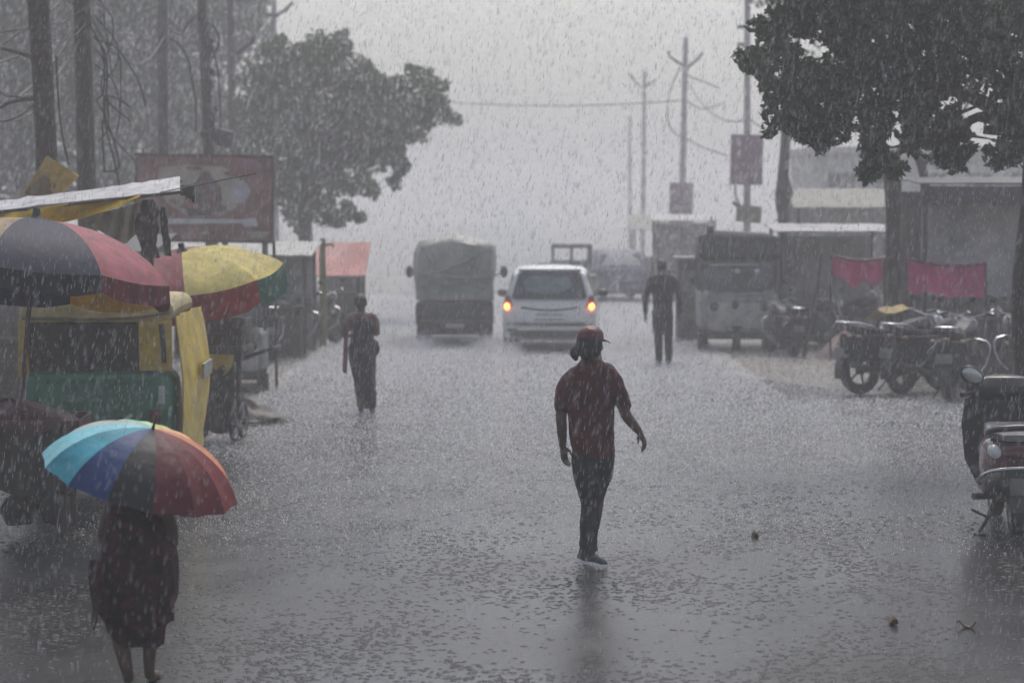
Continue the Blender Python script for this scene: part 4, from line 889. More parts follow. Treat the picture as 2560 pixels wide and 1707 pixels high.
for i, (dx, dz, r_) in enumerate(((.3, .55, .1), (-.25, .3, .16), (.1, .25, .14), (.38, .25, .12))):
    b = MB(); b.stack([(dx, -.25, dz - r_, r_ * .7, r_ * .6), (dx, -.25, dz, r_, r_ * .9), (dx + .02, -.25, dz + r_ * .8, r_ * .5, r_ * .5), (dx + .02, -.25, dz + r_ * 1.1, r_ * .25, r_ * .25)]); b.body('slung_sack', M['dark_sacking'], t, .015, 3, .012, 14)
# brown cart with yellow cloth further along
c0 = gx(545, 26.6)
brw = mat('wet_brown_board', (.05, .032, .026), .5, ns=6, na=.5, stretch=(1, 1, 5))
t = hand_cart('snack_cart', 'brown boxed cart with a yellow cloth hanging on its front', c0, R(-8), .62, .5, .92, wood, brw, .2)
b = MB(); b.box((0, -.1, 1.16), (.62, .03, .42)); b.box((-.3, .1, 1.16), (.03, .36, .4)); b.box((.3, .1, 1.16), (.03, .36, .4)); b.build('wind_board', brw, t, bevel=.006)
b = MB(); b.sheet([[(.06 + .2 * u * math.sqrt(max(.02, 1 - v * v)), -.30 - .02 * math.cos(u * 6), .97 - .25 * v) for v in np.linspace(0, 1, 8)] for u in np.linspace(-1, 1, 12)], .006); b.build('front_cloth', mat('ochre_cloth', (.40, .28, .05), .6, ns=6, na=.35), t)
b = MB(); b.stack([(.06, -.2, .1, .1, .1), (.06, -.2, .35, .15, .12), (.07, -.2, .7, .16, .14), (.07, -.2, .86, .12, .1)]); b.body('hanging_sack', M['dark_sacking'], t, .015, 3, .02, 9)
# white awning with yellow lining at left
t = thing('awning', 'white tarpaulin awning with yellow lining on a dark rail', 'awning', at(200, 520, 22.6))
def l2(px, py, Y): return at(px, py, Y) - t.location
whc = mat('white_tarp', (.6, .59, .6), .5, ns=7, na=.32, trans=.2, bump=.4, bs=8)
b = MB(); g_ = []
for i in range(25):
    u = i / 24; px = -120 + 570 * u; row = []
    for j in range(7):
        v = j / 6; lo = l2(px, 536 - 58 * u * 1.0 + (6 if u < .3 else 0), 22.2); hi = l2(px, 526 - 74 * u ** 1.2 - 6, 23.3)
        p = lo.lerp(hi, v); p.z += .05 * math.sin(math.pi * v) + .02 * noise.noise(Vector((u * 14, v * 4, 0))); row.append(p)
    g_.append(row)
b.sheet(g_, .01); b.build('roof_sheet', whc, t)
b = MB(); b.tube([l2(-140, 545, 22.15), l2(455, 480, 22.15)], .016, 8); b.tube([l2(-140, 520, 23.35), l2(455, 452, 23.35)], .016, 8); b.tube([l2(400, 482, 22.2), l2(640, 433, 22.5)], .008, 6); b.build('rail', blk, t)
b = MB(); g_ = []
for i in range(22):
    u = i / 21; px = -120 + 470 * u; dp = 46 * math.sin(math.pi * min(1, u * .9 + .08)) ** .7
    g_.append([l2(px, 549 - 63 * u + dp * v, 22.2 + .1 * math.sin(v * 3 + u * 9)) for v in np.linspace(0, 1, 5)])
b.sheet(g_, .006); b.build('yellow_lining', mat('yellow_tarp', (.72, .48, .02), .45, ns=5, na=.3, trans=.25), t)
b = MB(); b.sheet([[l2(300 + 55 * u - 20 * v * (1 - u), 520 - 14 * u + (40 + 60 * (1 - abs(u - .4))) * v, 22.9 + .06 * math.sin(u * 12)) for v in np.linspace(0, 1, 6)] for u in np.linspace(-1.2, 1, 14)], .006); b.build('hanging_cloth', mat('dingy_white_cloth', (.5, .48, .44), .6, ns=5, na=.25, trans=.3), t)
b = MB(); b.box(l2(468, 476, 22.4), (.12, .06, .10)); b.box(l2(484, 485, 22.4), (.03, .05, .16)); b.box(l2(474, 492, 22.4), (.07, .05, .05)); b.build('clamp', blk, t, bevel=.005)
for px in (373, -60):
    p = l2(px, 500, 22.6); b = MB(); b.tube([p, (p.x + .02, p.y, -t.location.z - .05)], .035, 8); b.build('post', wood, t)
t2 = thing('hanging_bundle', 'dark maroon cloth bundle tied to the awning post', 'cloth', at(372, 560, 22.45))
b = MB(); b.stack([(.0, 0, .22, .05, .05), (.0, 0, .12, .09, .07), (-.02, 0, -.02, .11, .08), (-.01, 0, -.16, .085, .07), (.02, 0, -.32, .08, .06)]); b.body('folded_cloth', mat('maroon_cloth', (.035, .012, .018), .7, na=.5, ns=8), t2, .012, 3, .02, 12)
b = MB(); b.stack([(.12, .05, .16, .025, .03), (.14, .05, -.05, .04, .03), (.17, .05, -.3, .035, .03)]); b.body('cloth_end', mat('dark_cloth', (.02, .018, .02), .7), t2, .012, 2, .01, 12)
# ------------------------------------------------------------------ stalls and sheds
def stall(name, label, loc, w_, d_, h_, roofm, wallm, slope=.2, counter=True, group=None, front=None):
    t = thing(name, label, 'stall', loc, 0, group)
    for sx in (-1, 1):
        for y, hh in ((0, h_ - slope), (d_, h_)):
            b = MB(); b.tube([(sx * (w_ / 2 - .05), y, 0), (sx * (w_ / 2 - .05), y, hh)], .035, 8); b.build('post', wood, t)
    b = MB(); b.sheet([[(x, y, h_ - slope + slope * (y + .3) / (d_ + .3) - .06 * math.sin(math.pi * (x / w_ + .5)) * math.sin(math.pi * max(0, min(1, y / d_))) + .02 * noise.noise(Vector((x * 4, y * 4, 1)))) for y in np.linspace(-.3, d_, 7)] for x in np.linspace(-w_ / 2 - .1, w_ / 2 + .1, 14)], .02); b.build('roof', roofm, t)
    if wallm:
        b = MB(); b.box((0, d_ - .06, h_ / 2 - .1), (w_ - .14, .04, h_ - .25))
        for k in range(int(w_ / .28)): b.tube([(-w_ / 2 + .14 + k * .28, d_ - .09, .05), (-w_ / 2 + .14 + k * .28, d_ - .09, h_ - .3)], .014, 5)
        b.build('back_wall', wallm, t)
    if counter:
        b = MB(); b.box((0, .1, .42), (w_ - .2, .5, .84)); b.box((0, .05, .87), (w_ - .1, .65, .05)); b.build('counter', brw, t, bevel=.01)
    return t
corr = mat('grey_corrugated', (.30, .29, .30), .5, ns=2, na=.4); corr2 = mat('brown_sheet_wall', (.17, .14, .135), .6, ns=2, na=.5)
pyt = mat('pale_yellow_tarp', (.25, .24, .195), .5, ns=2, na=.25, trans=.3); gtarp = mat('pale_grey_tarp', (.5, .5, .48), .5, ns=2, na=.2, trans=.2); dkr = mat('dark_roof_sheet', (.035, .033, .037), .6, ns=2, na=.4)
pkt = mat('faded_pink_tarp', (.48, .14, .13), .5, ns=2, na=.2, trans=.3); bst = mat('blue_grey_sheet', (.2, .2, .24), .5, ns=2, na=.3)
# right side
t = stall('shop_stall', 'dark roofed shop front at right behind the motorcycles', gx(2530, 36.5), 2.75, 2.5, 3.05, dkr, corr2, .12)
b = MB(); b.box((0, -.26, 2.76), (2.9, .05, .26)); b.build('fascia', dkr, t)
b = MB(); b.box((-.25, .5, 1.9), (2.1, .04, 1.4)); b.build('side_sheet', corr, t)
t = stall('tarp_stall', 'stall with a sagging pale yellow tarpaulin beyond the pink cloth', gx(2120, 56), 2.4, 2.2, 3.0, pyt, corr, .45)
t = stall('tin_shed', 'low grey corrugated tin shed behind the leaning post', gx(2085, 43.5), 2.0, 1.8, 2.25, corr, corr, .12, False)
t = stall('far_stall', 'pale roofed stall behind the man in dark clothes', gx(1715, 64), 1.6, 2, 2.35, gtarp, corr, .15)
t = stall('far_stall', 'faint yellowish awning stall at the far end of the right side', gx(1650, 80), 1.8, 2, 2.3, pyt, None, .5)
t = thing('kiosk', 'narrow grey brown kiosk beside the dark three wheeler', 'kiosk', gx(1728, 46)); b = MB(); b.box((0, .4, .78), (.5, .8, 1.56)); b.build('cabinet', mat('kiosk_sheet', (.11, .10, .09), .6, ns=4, na=.4), t, bevel=.01)
b = MB(); b.box((0, .38, 1.59), (.6, .95, .05)); b.build('roof', corr, t); b = MB(); b.box((0, -.012, 1.15), (.36, .02, .4)); b.build('shutter', mat('pale_shutter', (.2, .19, .18), .6, ns=9, na=.4), t)
pinkc = mat('wet_pink_cloth', (.55, .06, .2), .45, ns=3, na=.3, trans=.25, bump=.3, bs=6); pinkd = mat('dark_pink_hem', (.12, .018, .04), .5)
def pink(label, x0, y0, x1, y1, Y, tilt=0):
    c = at((x0 + x1) / 2, y0, Y); t = thing('hanging_cloth', label, 'cloth', c, 0, 'pink cloths hung along the stalls'); s = Y / F; w_ = (x1 - x0) * s; h_ = (y1 - y0) * s
    b = MB(); b.sheet([[(u * w_, .05 * math.sin(u * 13) + .05 * math.sin(v * 3), -h_ * v * (.92 - .3 * max(0, -u) + .25 * noise.noise(Vector((u * 4 + x0, .3, 0)))) - tilt * u * w_ - .07 * (1 - 4 * u * u) + .03 * math.sin(u * 17) * v) for v in np.linspace(0, 1, 6)] for u in np.linspace(-.5, .5, 22)], .008); b.build('sheet', pinkc, t)
    b = MB(); b.tube([(u * w_, .05 * math.sin(u * 13), -tilt * u * w_ - .07 * (1 - 4 * u * u)) for u in np.linspace(-.5, .5, 12)], .022, 8); b.build('rope', pinkd, t)
    for sx in (-1, 1):
        b = MB(); b.tube([(sx * w_ / 2, .02, -sx * tilt * w_ / 2), (sx * w_ / 2, .02, -c.z)], .02, 8); b.build('post', wood, t)
pink('bright pink cloth hanging left of the dark straight trunk', 2078, 640, 2212, 712, 40, .06)
pink('wider magenta cloth hanging right of the dark straight trunk', 2268, 652, 2466, 738, 36, .06)
# pale building in the haze behind the right stalls
t = thing('pale_building', 'pale two storey building fading behind the right stalls', 'building', gx(2330, 74)); bw = mat('pale_render', (.42, .41, .4), .8, ns=1, na=.15)
b = MB(); b.box((0, 3, 2.1), (7.4, 6, 4.2)); b.box((0, 2.9, 4.3), (7.7, 6.3, .2)); b.build('wall', bw, t)
for x in (-2.8, -1.4, 0, 1.4, 2.8):
    b = MB(); b.box((x, -.02, 3.1), (.8, .08, 1.0)); f_ = b.build('window', dkm, t); b = MB(); b.box((x, -.07, 3.1), (.66, .03, .86)); b.build('pane', glassm, f_)
# left side
t = stall('pink_stall', 'stall with a slanting faded pink tarpaulin beyond the woman', gx(842, 47), .96, 1.5, 1.85, pkt, corr, .62)
t = stall('left_stall', 'grey stall under the billboard behind the red umbrella', gx(600, 41), 2.3, 2, 1.95, gtarp, corr, .2)
t = stall('left_stall', 'dim plank stall at the left edge behind the green rickshaw', gx(120, 31), 2.6, 2, 2.2, dkr, corr2, .2)
t = thing('yellow_post', 'mossy yellow post standing in front of the pink tarpaulin', 'post', gx(806, 44)); b = MB(); b.tube([(0, 0, 0), (.02, 0, .9), (0, 0, 1.6), (.01, 0, 2.0)], [.07, .065, .06, .05], 10); b.build('shaft', mat('mossy_yellow', (.16, .15, .05), .7, ns=5, na=.5), t); b = MB(); b.tube([(0, 0, 1.85), (.14, 0, 1.9), (.22, 0, 1.86)], .025, 8); b.build('arm', M['mossy_yellow'], t)
t = thing('lamp_bracket', 'thin post carrying a warm amber lamp behind the striped umbrella', 'lamp', gx(690, 34)); b = MB(); b.tube([(0, 0, 0), (-.01, 0, 1.2), (-.03, 0, 2.1)], .022, 8); b.build('post', dkm, t); b = MB(); b.ell((-.13, 0, 1.5), (.06, .06, .075)); b.build('bulb', mat('amber_lamp', (.8, .45, .12), .4, emit=(1, .5, .12), es=1.0), t); b = MB(); b.tube([(-.02, 0, 1.58), (-.13, 0, 1.58)], .012, 6); b.build('arm', dkm, t)
# ------------------------------------------------------------------ people
def finger_hand(b, wr, d, side, nrm, curl=.5, sc_=1.0):
    "palm and five fingers from the wrist along d; side points to the thumb, nrm is the palm normal"
    wr, d, side, nrm = Vector(wr), Vector(d).normalized(), Vector(side).normalized(), Vector(nrm).normalized()
    pl = .09 * sc_
    rings = []
    for u, w_, h_ in ((-.1, .02, .02), (.15, .028, .02), (.5, .038, .019), (.85, .041, .016), (1.0, .038, .013)):
        c = wr + d * pl * u; rings.append([c + side * math.cos(a) * w_ * sc_ + nrm * math.sin(a) * h_ * sc_ for a in np.linspace(0, 2 * math.pi, 13)[:-1]])
    b.loft(rings)
    for k, (off, ln) in enumerate(((.03, .068), (.01, .078), (-.01, .072), (-.029, .056))):
        p = wr + d * pl * .92 + side * off * sc_; pts = [p - d * .02, p]; dd = d.copy(); ang = curl * (.8 + .12 * k)
        for q, fr in enumerate((.45, .32, .23)):
            dd = (dd * math.cos(ang * .8) + nrm * math.sin(ang * .8)).normalized(); p = p + dd * ln * fr * sc_; pts.append(p)
            nrm2 = nrm
        b.tube(pts, [.009 * sc_, .0095 * sc_, .009 * sc_, .008 * sc_, .0068 * sc_], 8, 3, True)
    p = wr + d * pl * .25 + side * .024 * sc_; q = p + (side * .7 + d * .6 + nrm * .25).normalized() * .035 * sc_; r_ = q + (d * .9 + side * .15 + nrm * .4).normalized() * .032 * sc_; e = r_ + (d + nrm * .5).normalized() * .02 * sc_
    b.tube([p - side * .01, p, q, r_, e], [.012 * sc_, .012 * sc_, .0105 * sc_, .009 * sc_, .0075 * sc_], 8, 3, True)
def head(b, c, yaw=0, s=1.0, tilt=0):
    "skull, jaw, face features; face looks along +y turned by yaw (positive to the left)"
    Rm = Matrix.Rotation(yaw, 3, 'Z') @ Matrix.Rotation(tilt, 3, 'X'); c = Vector(c)
    def P(x, y, z): return c + Rm @ Vector((x * s, y * s, z * s))
    def E(x, y, z, r): b.ell(P(x, y, z), [q * s for q in r], 16, 10, Rm)
    E(0, -.01, .03, (.075, .095, .085)); E(0, .02, -.03, (.064, .072, .08)); E(0, .055, -.085, (.035, .03, .028))
    b.tube([P(0, .088, .015), P(0, .112, -.022), P(0, .095, -.035)], [.009 * s, .014 * s, .01 * s], 8, 3, True)
    for sx in (-1, 1):
        E(sx * .076, -.005, -.01, (.012, .022, .032)); E(sx * .03, .078, .012, (.014, .012, .009)); E(sx * .03, .08, .032, (.022, .012, .007)); E(sx * .042, .055, -.03, (.024, .024, .022))
    E(0, .088, -.055, (.024, .01, .006)); E(0, .086, -.066, (.02, .01, .006))
    return P
# --- man in maroon shirt walking away
p0 = gnd(1475, 1421)
t = thing('person', 'man in maroon shirt and red cap walking away mid road', 'person', p0)
b = MB()
P = head(b, (.005, .02, 1.615), R(-38), 1.0)
b.limb([(.02, 0, 1.40), (.02, .0, 1.48), (.01, .01, 1.56)], [.078, .068, .064])
b.stack([(.01, 0, .86, .13, .09), (.01, 0, .95, .14, .10), (.01, 0, 1.1, .14, .10), (.0, 0, 1.3, .155, .10), (-.01, 0, 1.38, .13, .08), (.01, 0, 1.45, .07, .06)])
LA = [(-.14, 0, 1.345), (-.193, -.015, 1.235), (-.208, -.02, 1.11), (-.203, .0, 1.0), (-.196, .03, .885)]
b.limb(LA, [.042, .046, .04, .038, .027])
finger_hand(b, (-.194, .035, .88), (.12, .12, -1), (.5, .75, .2), (.9, -.35, .1), .32)
RA = [(.135, 0, 1.36), (.203, -.02, 1.265), (.25, -.03, 1.12), (.298, .01, 1.05), (.35, .06, .985)]
b.limb(RA, [.042, .046, .041, .037, .027])
finger_hand(b, (.355, .065, .978), (.42, .2, -.85), (-.3, .9, .1), (-.85, -.1, -.4), .55)
# legs: near leg pushes off the toe, far leg swings ahead
b.limb([(-.04, 0, .86), (-.0, .02, .5), (-.01, -.05, .28), (-.02, -.08, .1)], [.085, .06, .05, .038])
b.limb([(.08, 0, .86), (.05, .16, .5), (.03, .2, .3), (.0, .3, .12)], [.085, .06, .05, .038])
b.body('body', skin, t, .0055, 4)
b = MB()
b.stack([(.02, 0, .80, .148, .112), (.02, 0, .86, .155, .12), (.01, 0, 1.0, .165, .122), (.005, 0, 1.15, .168, .122), (.0, -.005, 1.28, .178, .122), (-.01, -.005, 1.36, .185, .112), (.0, -.005, 1.43, .155, .092), (.012, 0, 1.485, .085, .075)], power=2.2)
b.limb([(-.10, -.005, 1.40), (-.155, -.005, 1.345), (-.19, -.015, 1.25), (-.203, -.02, 1.16)], [.062, .066, .06, .053]); b.limb([(.10, -.005, 1.42), (.155, -.005, 1.36), (.205, -.02, 1.27), (.238, -.028, 1.185)], [.062, .066, .06, .052])
b.torus((.012, 0, 1.488), .066, .02, 'z', 20, 8)
shm = mat('wet_maroon_shirt', (.058, .006, .010), .6, spec=.2, ns=7, na=.5, bump=.3, bs=50)
b.body('shirt', shm, t, .008, 10, .013, 10, wz=.6)
b = MB()
b.limb([(-.04, 0, .82), (-.03, -.02, .66), (.005, .03, .48), (-.005, -.03, .30), (-.022, -.07, .135)], [.098, .095, .074, .07, .058])
b.limb([(.08, 0, .82), (.07, .08, .66), (.03, .17, .48), (.005, .2, .30), (-.015, .27, .13)], [.098, .09, .072, .068, .058])
b.stack([(.02, 0, .72, .135, .1), (.02, 0, .8, .142, .108), (.02, 0, .87, .14, .105)])
b.body('trousers', mat('wet_black_trousers', (.010, .010, .012), .6, spec=.25, ns=9, na=.5, bump=.3, bs=30), t, .008, 3, .008, 11, wz=.7)
b = MB(); b.ell(P(0, -.008, .045), (.094, .108, .088), 20, 12, Matrix.Rotation(R(-38), 3, 'Z'))
b.body('cap_tmp', mat('red_cap', (.075, .007, .010), .5, ns=9, na=.35, bump=.3, bs=40), t, .006, 2, .003, 20)
capo = [o for o in col.objects if o.name.startswith('cap_tmp')][0]; capo.name = 'cap'
bm = bmesh.new(); bm.from_mesh(capo.data); zc = P(0, 0, .03).z; bmesh.ops.bisect_plane(bm, geom=bm.verts[:] + bm.edges[:] + bm.faces[:], plane_co=(0, 0, zc), plane_no=(0, 0, 1), clear_inner=True); bm.to_mesh(capo.data); bm.free()
b = MB(); g_ = [[P(.078 * u * math.sqrt(1 - (v * .55) ** 2), .085 + .09 * v * (1 - .35 * u * u), .032 - .022 * v - .012 * u * u) for v in np.linspace(0, 1, 6)] for u in np.linspace(-1, 1, 11)]
b.sheet(g_, .006); b.build('cap_brim', M['red_cap'], capo)
b = MB(); 
for k in range(46):
    a = R(rnd.uniform(120, 420)); q = P(.078 * math.cos(a) * .98, -.01 + .095 * math.sin(a), .02); ln = rnd.uniform(.07, .115)
    if math.sin(a) > .5: continue
    b.tube([q + Vector((0, 0, .02)), q + Vector((rnd.uniform(-.012, .012), -.012, -ln * .5)), q + Vector((rnd.uniform(-.03, .02) - .012, -.006, -ln))], [.016, .017, .006], 6, 3, True)
b.ell(P(0, -.02, .0), (.09, .1, .085), 16, 10, Matrix.Rotation(R(-38), 3, 'Z'))
b.tube([P(-.07, -.04, -.02), P(-.10, -.06, -.07), P(-.10, -.05, -.105)], [.04, .04, .02], 8, 3, True); b.tube([P(.03, -.09, -.02), P(.02, -.10, -.08), P(.0, -.09, -.11)], [.045, .04, .015], 8, 3, True)
b.body('hair', hairm, t, .006, 1, .004, 40)
def shoe(par, heel, toe, r=.045, lift=.0, soleM=None, upM=None):
    heel, toe = Vector(heel), Vector(toe); d = toe - heel; L_ = d.length; d.normalize(); up = Vector((0, 0, 1)); s_ = d.cross(up).normalized(); up = s_.cross(d)
    b = MB(); b.loft([[heel + d * L_ * u + s_ * w_ * math.cos(a) + up * (h_ * max(-.12, math.sin(a)) + .022) for a in np.linspace(0, 2 * math.pi, 17)[:-1]] for u, w_, h_ in ((0, .022, .05), (.08, .037, .085), (.3, .036, .10), (.45, .04, .075), (.7, .047, .05), (.9, .036, .038), (1, .016, .02))]); b.body('shoe', upM, par, .006, 3)
    so = [o for o in col.objects if o.parent == par and o.name.startswith('shoe')][-1]
    b = MB(); b.loft([[heel + d * L_ * u + s_ * w_ * math.cos(a) + up * (.011 + lift_ + .013 * (1 if math.sin(a) > 0 else -1) * min(1, abs(math.sin(a)) * 3)) for a in np.linspace(0, 2 * math.pi, 17)[:-1]] for u, w_, lift_ in ((-.02, .018, .004), (.04, .038, 0), (.3, .037, .002), (.6, .048, 0), (.85, .045, .002), (.97, .026, .01), (1.02, .01, .014))]); b.build('sole', soleM, so)
solem = mat('pale_sole', (.68, .68, .66), .5, na=.2); shoem = mat('black_shoe', (.012, .012, .014), .4, na=.4)
shoe(t, (-.10, -.11, .066), (.118, -.02, .004), soleM=solem, upM=shoem)
shoe(t, (-.01, .28, .03), (.05, .5, .06), soleM=solem, upM=shoem)
# --- man in dark clothes walking away at right
p0 = gnd(1656, 911)
t = thing('person', 'man in dark clothes walking with arms hanging beside the three wheeler', 'person', p0)
b = MB(); P = head(b, (-.015, .0, 1.60), R(5)); b.limb([(-.01, 0, 1.42), (-.012, 0, 1.5), (-.015, 0, 1.56)], [.07, .06, .058])
b.stack([(0, 0, .86, .14, .1), (0, 0, 1.05, .14, .1), (0, 0, 1.3, .175, .11), (0, 0, 1.42, .155, .09), (-.005, 0, 1.49, .08, .065)])
b.limb([(-.18, 0, 1.41), (-.235, -.02, 1.22), (-.27, -.02, 1.06), (-.285, .02, .93), (-.28, .05, .82)], [.052, .048, .042, .038, .028]); finger_hand(b, (-.28, .05, .815), (.0, .12, -1), (.3, .9, 0), (.9, -.3, 0), .4)
b.limb([(.18, 0, 1.41), (.235, -.02, 1.22), (.262, -.02, 1.06), (.272, .02, .93), (.265, .05, .83)], [.052, .048, .042, .038, .028]); finger_hand(b, (.265, .05, .825), (-.0, .12, -1), (-.3, .9, 0), (-.9, -.3, 0), .4)
b.limb([(-.08, 0, .86), (-.06, .05, .48), (-.05, -.03, .1)], [.09, .06, .04]); b.limb([(.08, 0, .86), (.1, .02, .48), (.105, .05, .1)], [.09, .06, .04]); b.body('body', skin, t, .006, 4)
b = MB(); b.stack([(0, 0, .84, .165, .12), (0, 0, 1.0, .16, .12), (0, 0, 1.25, .185, .125), (0, 0, 1.38, .185, .115), (0, 0, 1.44, .15, .09), (-.005, 0, 1.49, .08, .07)])
for sx in (-1, 1): b.limb([(sx * .13, 0, 1.42), (sx * .2, -.01, 1.34), (sx * .245, -.02, 1.2), (sx * .272, -.02, 1.06), (sx * .28, .01, .94), (sx * .275, .035, .87)], [.06, .062, .056, .05, .045, .042])
b.body('shirt', mat('dark_navy_shirt', (.014, .014, .024), .6, spec=.2, ns=8, na=.4), t, .010, 3, .008, 9)
b = MB(); b.stack([(0, 0, .74, .15, .11), (0, 0, .86, .155, .115), (0, 0, .92, .15, .11)]); b.limb([(-.08, 0, .86), (-.075, .04, .65), (-.065, .05, .46), (-.055, -.02, .08)], [.095, .092, .072, .058]); b.limb([(.08, 0, .86), (.09, .02, .65), (.1, .03, .46), (.105, .05, .08)], [.095, .092, .072, .058])
b.body('trousers', mat('dark_grey_trousers', (.014, .013, .014), .6, spec=.2, ns=8, na=.4), t, .010, 3, .007, 11)
b = MB(); b.ell(P(0, -.018, .035), (.083, .098, .088)); b.body('hair', hairm, t, .008, 1, .004, 40)
bmh = [o for o in col.objects if o.parent == t and o.name.startswith('hair')][-1]
shoe(t, (-.055, -.1, .02), (-.06, .14, .0), soleM=rub, upM=shoem); shoe(t, (.105, -.0, .0), (.12, .24, .0), soleM=rub, upM=shoem)
# --- woman in dark sari at left
p0 = gnd(907, 1033)
t = thing('person', 'woman in dark sari with a pink end walking away at left', 'person', p0)
b = MB(); P = head(b, (-.02, .01, 1.385), R(-6), .93); b.limb([(-.01, 0, 1.2), (-.015, 0, 1.32)], [.055, .05])
b.stack([(0, 0, .8, .14, .1), (0, 0, 1.0, .12, .09), (0, 0, 1.15, .14, .09), (0, 0, 1.235, .12, .07), (0, 0, 1.27, .06, .05)])
b.limb([(-.15, 0, 1.21), (-.2, -.02, 1.1), (-.215, -.01, 1.0), (-.19, .1, .97), (-.12, .2, 1.02)], [.043, .04, .036, .033, .024]); finger_hand(b, (-.12, .2, 1.02), (.7, .6, .2), (.1, -.1, 1), (.2, .9, 0), .6, .9)
b.limb([(.14, 0, 1.21), (.165, -.02, 1.12), (.175, -.01, 1.03), (.15, .1, 1.0), (.08, .2, 1.04)], [.043, .04, .036, .033, .024]); finger_hand(b, (.08, .2, 1.04), (-.7, .6, .2), (-.1, -.1, 1), (-.2, .9, 0), .6, .9)
b.limb([(-.06, 0, .8), (-.05, .0, .4), (-.02, -.03, .06), (-.02, .09, .02)], [.09, .06, .035, .026]); b.limb([(.07, 0, .8), (.07, .02, .4), (.11, .04, .06), (.11, .16, .02)], [.09, .06, .035, .026]); b.body('body', skin, t, .006, 4)
b = MB(); b.stack([(0, 0, .98, .135, .1), (0, 0, 1.1, .145, .1), (0, 0, 1.2, .15, .095), (0, 0, 1.255, .1, .07)])
b.limb([(-.11, 0, 1.215), (-.17, -.01, 1.17), (-.205, -.02, 1.09), (-.22, -.01, 1.0)], [.055, .055, .05, .046]); b.limb([(.1, 0, 1.215), (.15, -.01, 1.17), (.168, -.02, 1.1), (.18, -.01, 1.02)], [.055, .055, .05, .046])
b.body('blouse', mat('rust_blouse', (.09, .03, .022), .55, ns=8, na=.4), t, .009, 3, .006, 12)
sar = mat('dark_sari', (.012, .010, .015), .6, spec=.2, ns=9, na=.5, bump=.4, bs=16)
b = MB(); b.stack([(.05, .02, .06, .118, .1), (.035, .01, .3, .135, .115), (.01, 0, .55, .155, .125), (-.005, -.005, .78, .172, .135), (-.0, -.005, .88, .165, .13), (0, 0, 1.0, .142, .112), (.02, -.01, 1.12, .125, .11), (-.02, 0, 1.22, .09, .085)])
b.limb([(.165, -.02, .9), (.175, .0, .82), (.16, .02, .74)], [.03, .04, .02]); b.body('sari', sar, t, .010, 3, .014, 10, wz=.35)
b = MB(); b.sheet([[(-.185 - .045 * math.sin(u * 3.1) - .02 * v, -.05 + .14 * u + .015 * math.sin(v * 14), .95 - .4 * v - .06 * u * v) for v in np.linspace(0, 1, 9)] for u in np.linspace(0, 1, 7)], .012); b.build('sari_end', mat('dusty_pink_cloth', (.28, .075, .085), .6, ns=6, na=.35, trans=.3), t)
b = MB(); b.ell(P(0, -.018, .03), (.078, .095, .088)); b.ell(P(.0, -.1, -.02), (.05, .04, .05)); b.body('hair', hairm, t, .008, 1, .004, 40)
# --- umbrella woman in the foreground
p0 = gx(338, 12.95)
t = thing('person', 'woman in a dark patterned sari walking under the rainbow umbrella', 'person', p0)
b = MB(); P = head(b, (.02, .05, 1.16), 0, .92, R(-12)); b.limb([(.0, 0, .98), (.01, .02, 1.1)], [.055, .05])
b.stack([(0, 0, .62, .16, .13), (0, 0, .8, .14, .11), (0, 0, .95, .145, .1), (0, 0, 1.0, .12, .08), (0, 0, 1.03, .06, .05)])
b.limb([(.14, 0, .98), (.18, .0, .86), (.175, .06, .76), (.12, .2, .84), (.06, .26, .93)], [.043, .04, .036, .033, .024]); finger_hand(b, (.06, .26, .93), (-.3, .3, .9), (-.6, .5, -.3), (-.7, -.6, 0), .95, .9)
b.limb([(-.14, 0, .98), (-.18, .02, .85), (-.19, .08, .76), (-.15, .18, .66), (-.1, .24, .6)], [.043, .04, .036, .033, .024]); finger_hand(b, (-.1, .24, .6), (.5, .5, -.6), (-.1, .5, .8), (.5, -.4, 0), .5, .9)
b.limb([(-.08, 0, .62), (-.1, .02, .36), (-.095, -.02, .26), (-.075, -.03, .16), (-.055, -.03, .065), (-.06, .02, .035), (-.075, .1, .022)], [.09, .062, .05, .042, .031, .034, .026])
b.limb([(.07, 0, .62), (.065, .05, .36), (.062, .03, .26), (.057, .02, .16), (.055, .02, .065), (.058, .07, .035), (.07, .15, .022)], [.09, .058, .045, .037, .029, .033, .026])
for fx, fy, s_ in ((-.075, .1, -1), (.07, .15, 1)):
    for k in range(5): q = Vector((fx + s_ * (-.024 + k * .012), fy + .02, .014)); b.tube([q, q + Vector((s_ * .003 * k, .045 - .005 * k, -.003))], [.009 - .0007 * k, .007], 8, 2, True)
b.body('body', skin, t, .006, 4)
sar2 = bpy.data.materials.new('patterned_wine_sari'); sar2.use_nodes = True; n_ = sar2.node_tree; pp = n_.nodes['Principled BSDF']; pp.inputs['Roughness'].default_value = .65; pp.inputs['Specular IOR Level'].default_value = .15
tc = n_.nodes.new('ShaderNodeTexCoord'); vv = n_.nodes.new('ShaderNodeTexVoronoi'); vv.inputs['Scale'].default_value = 26; n1 = n_.nodes.new('ShaderNodeTexNoise'); n1.inputs['Scale'].default_value = 9; n1.inputs['Detail'].default_value = 5
rp = n_.nodes.new('ShaderNodeValToRGB'); e = rp.color_ramp.elements; e[0].position = .25; e[0].color = (.10, .012, .022, 1); e[1].position = .5; e[1].color = (.008, .006, .008, 1); r2 = n_.nodes.new('ShaderNodeValToRGB'); r2.color_ramp.elements[0].position = .4; r2.color_ramp.elements[1].position = .62; r2.color_ramp.elements[0].color = (.010, .007, .009, 1); r2.color_ramp.elements[1].color = (.06, .013, .018, 1)
mm = n_.nodes.new('ShaderNodeMixRGB'); mm.inputs[0].default_value = .5
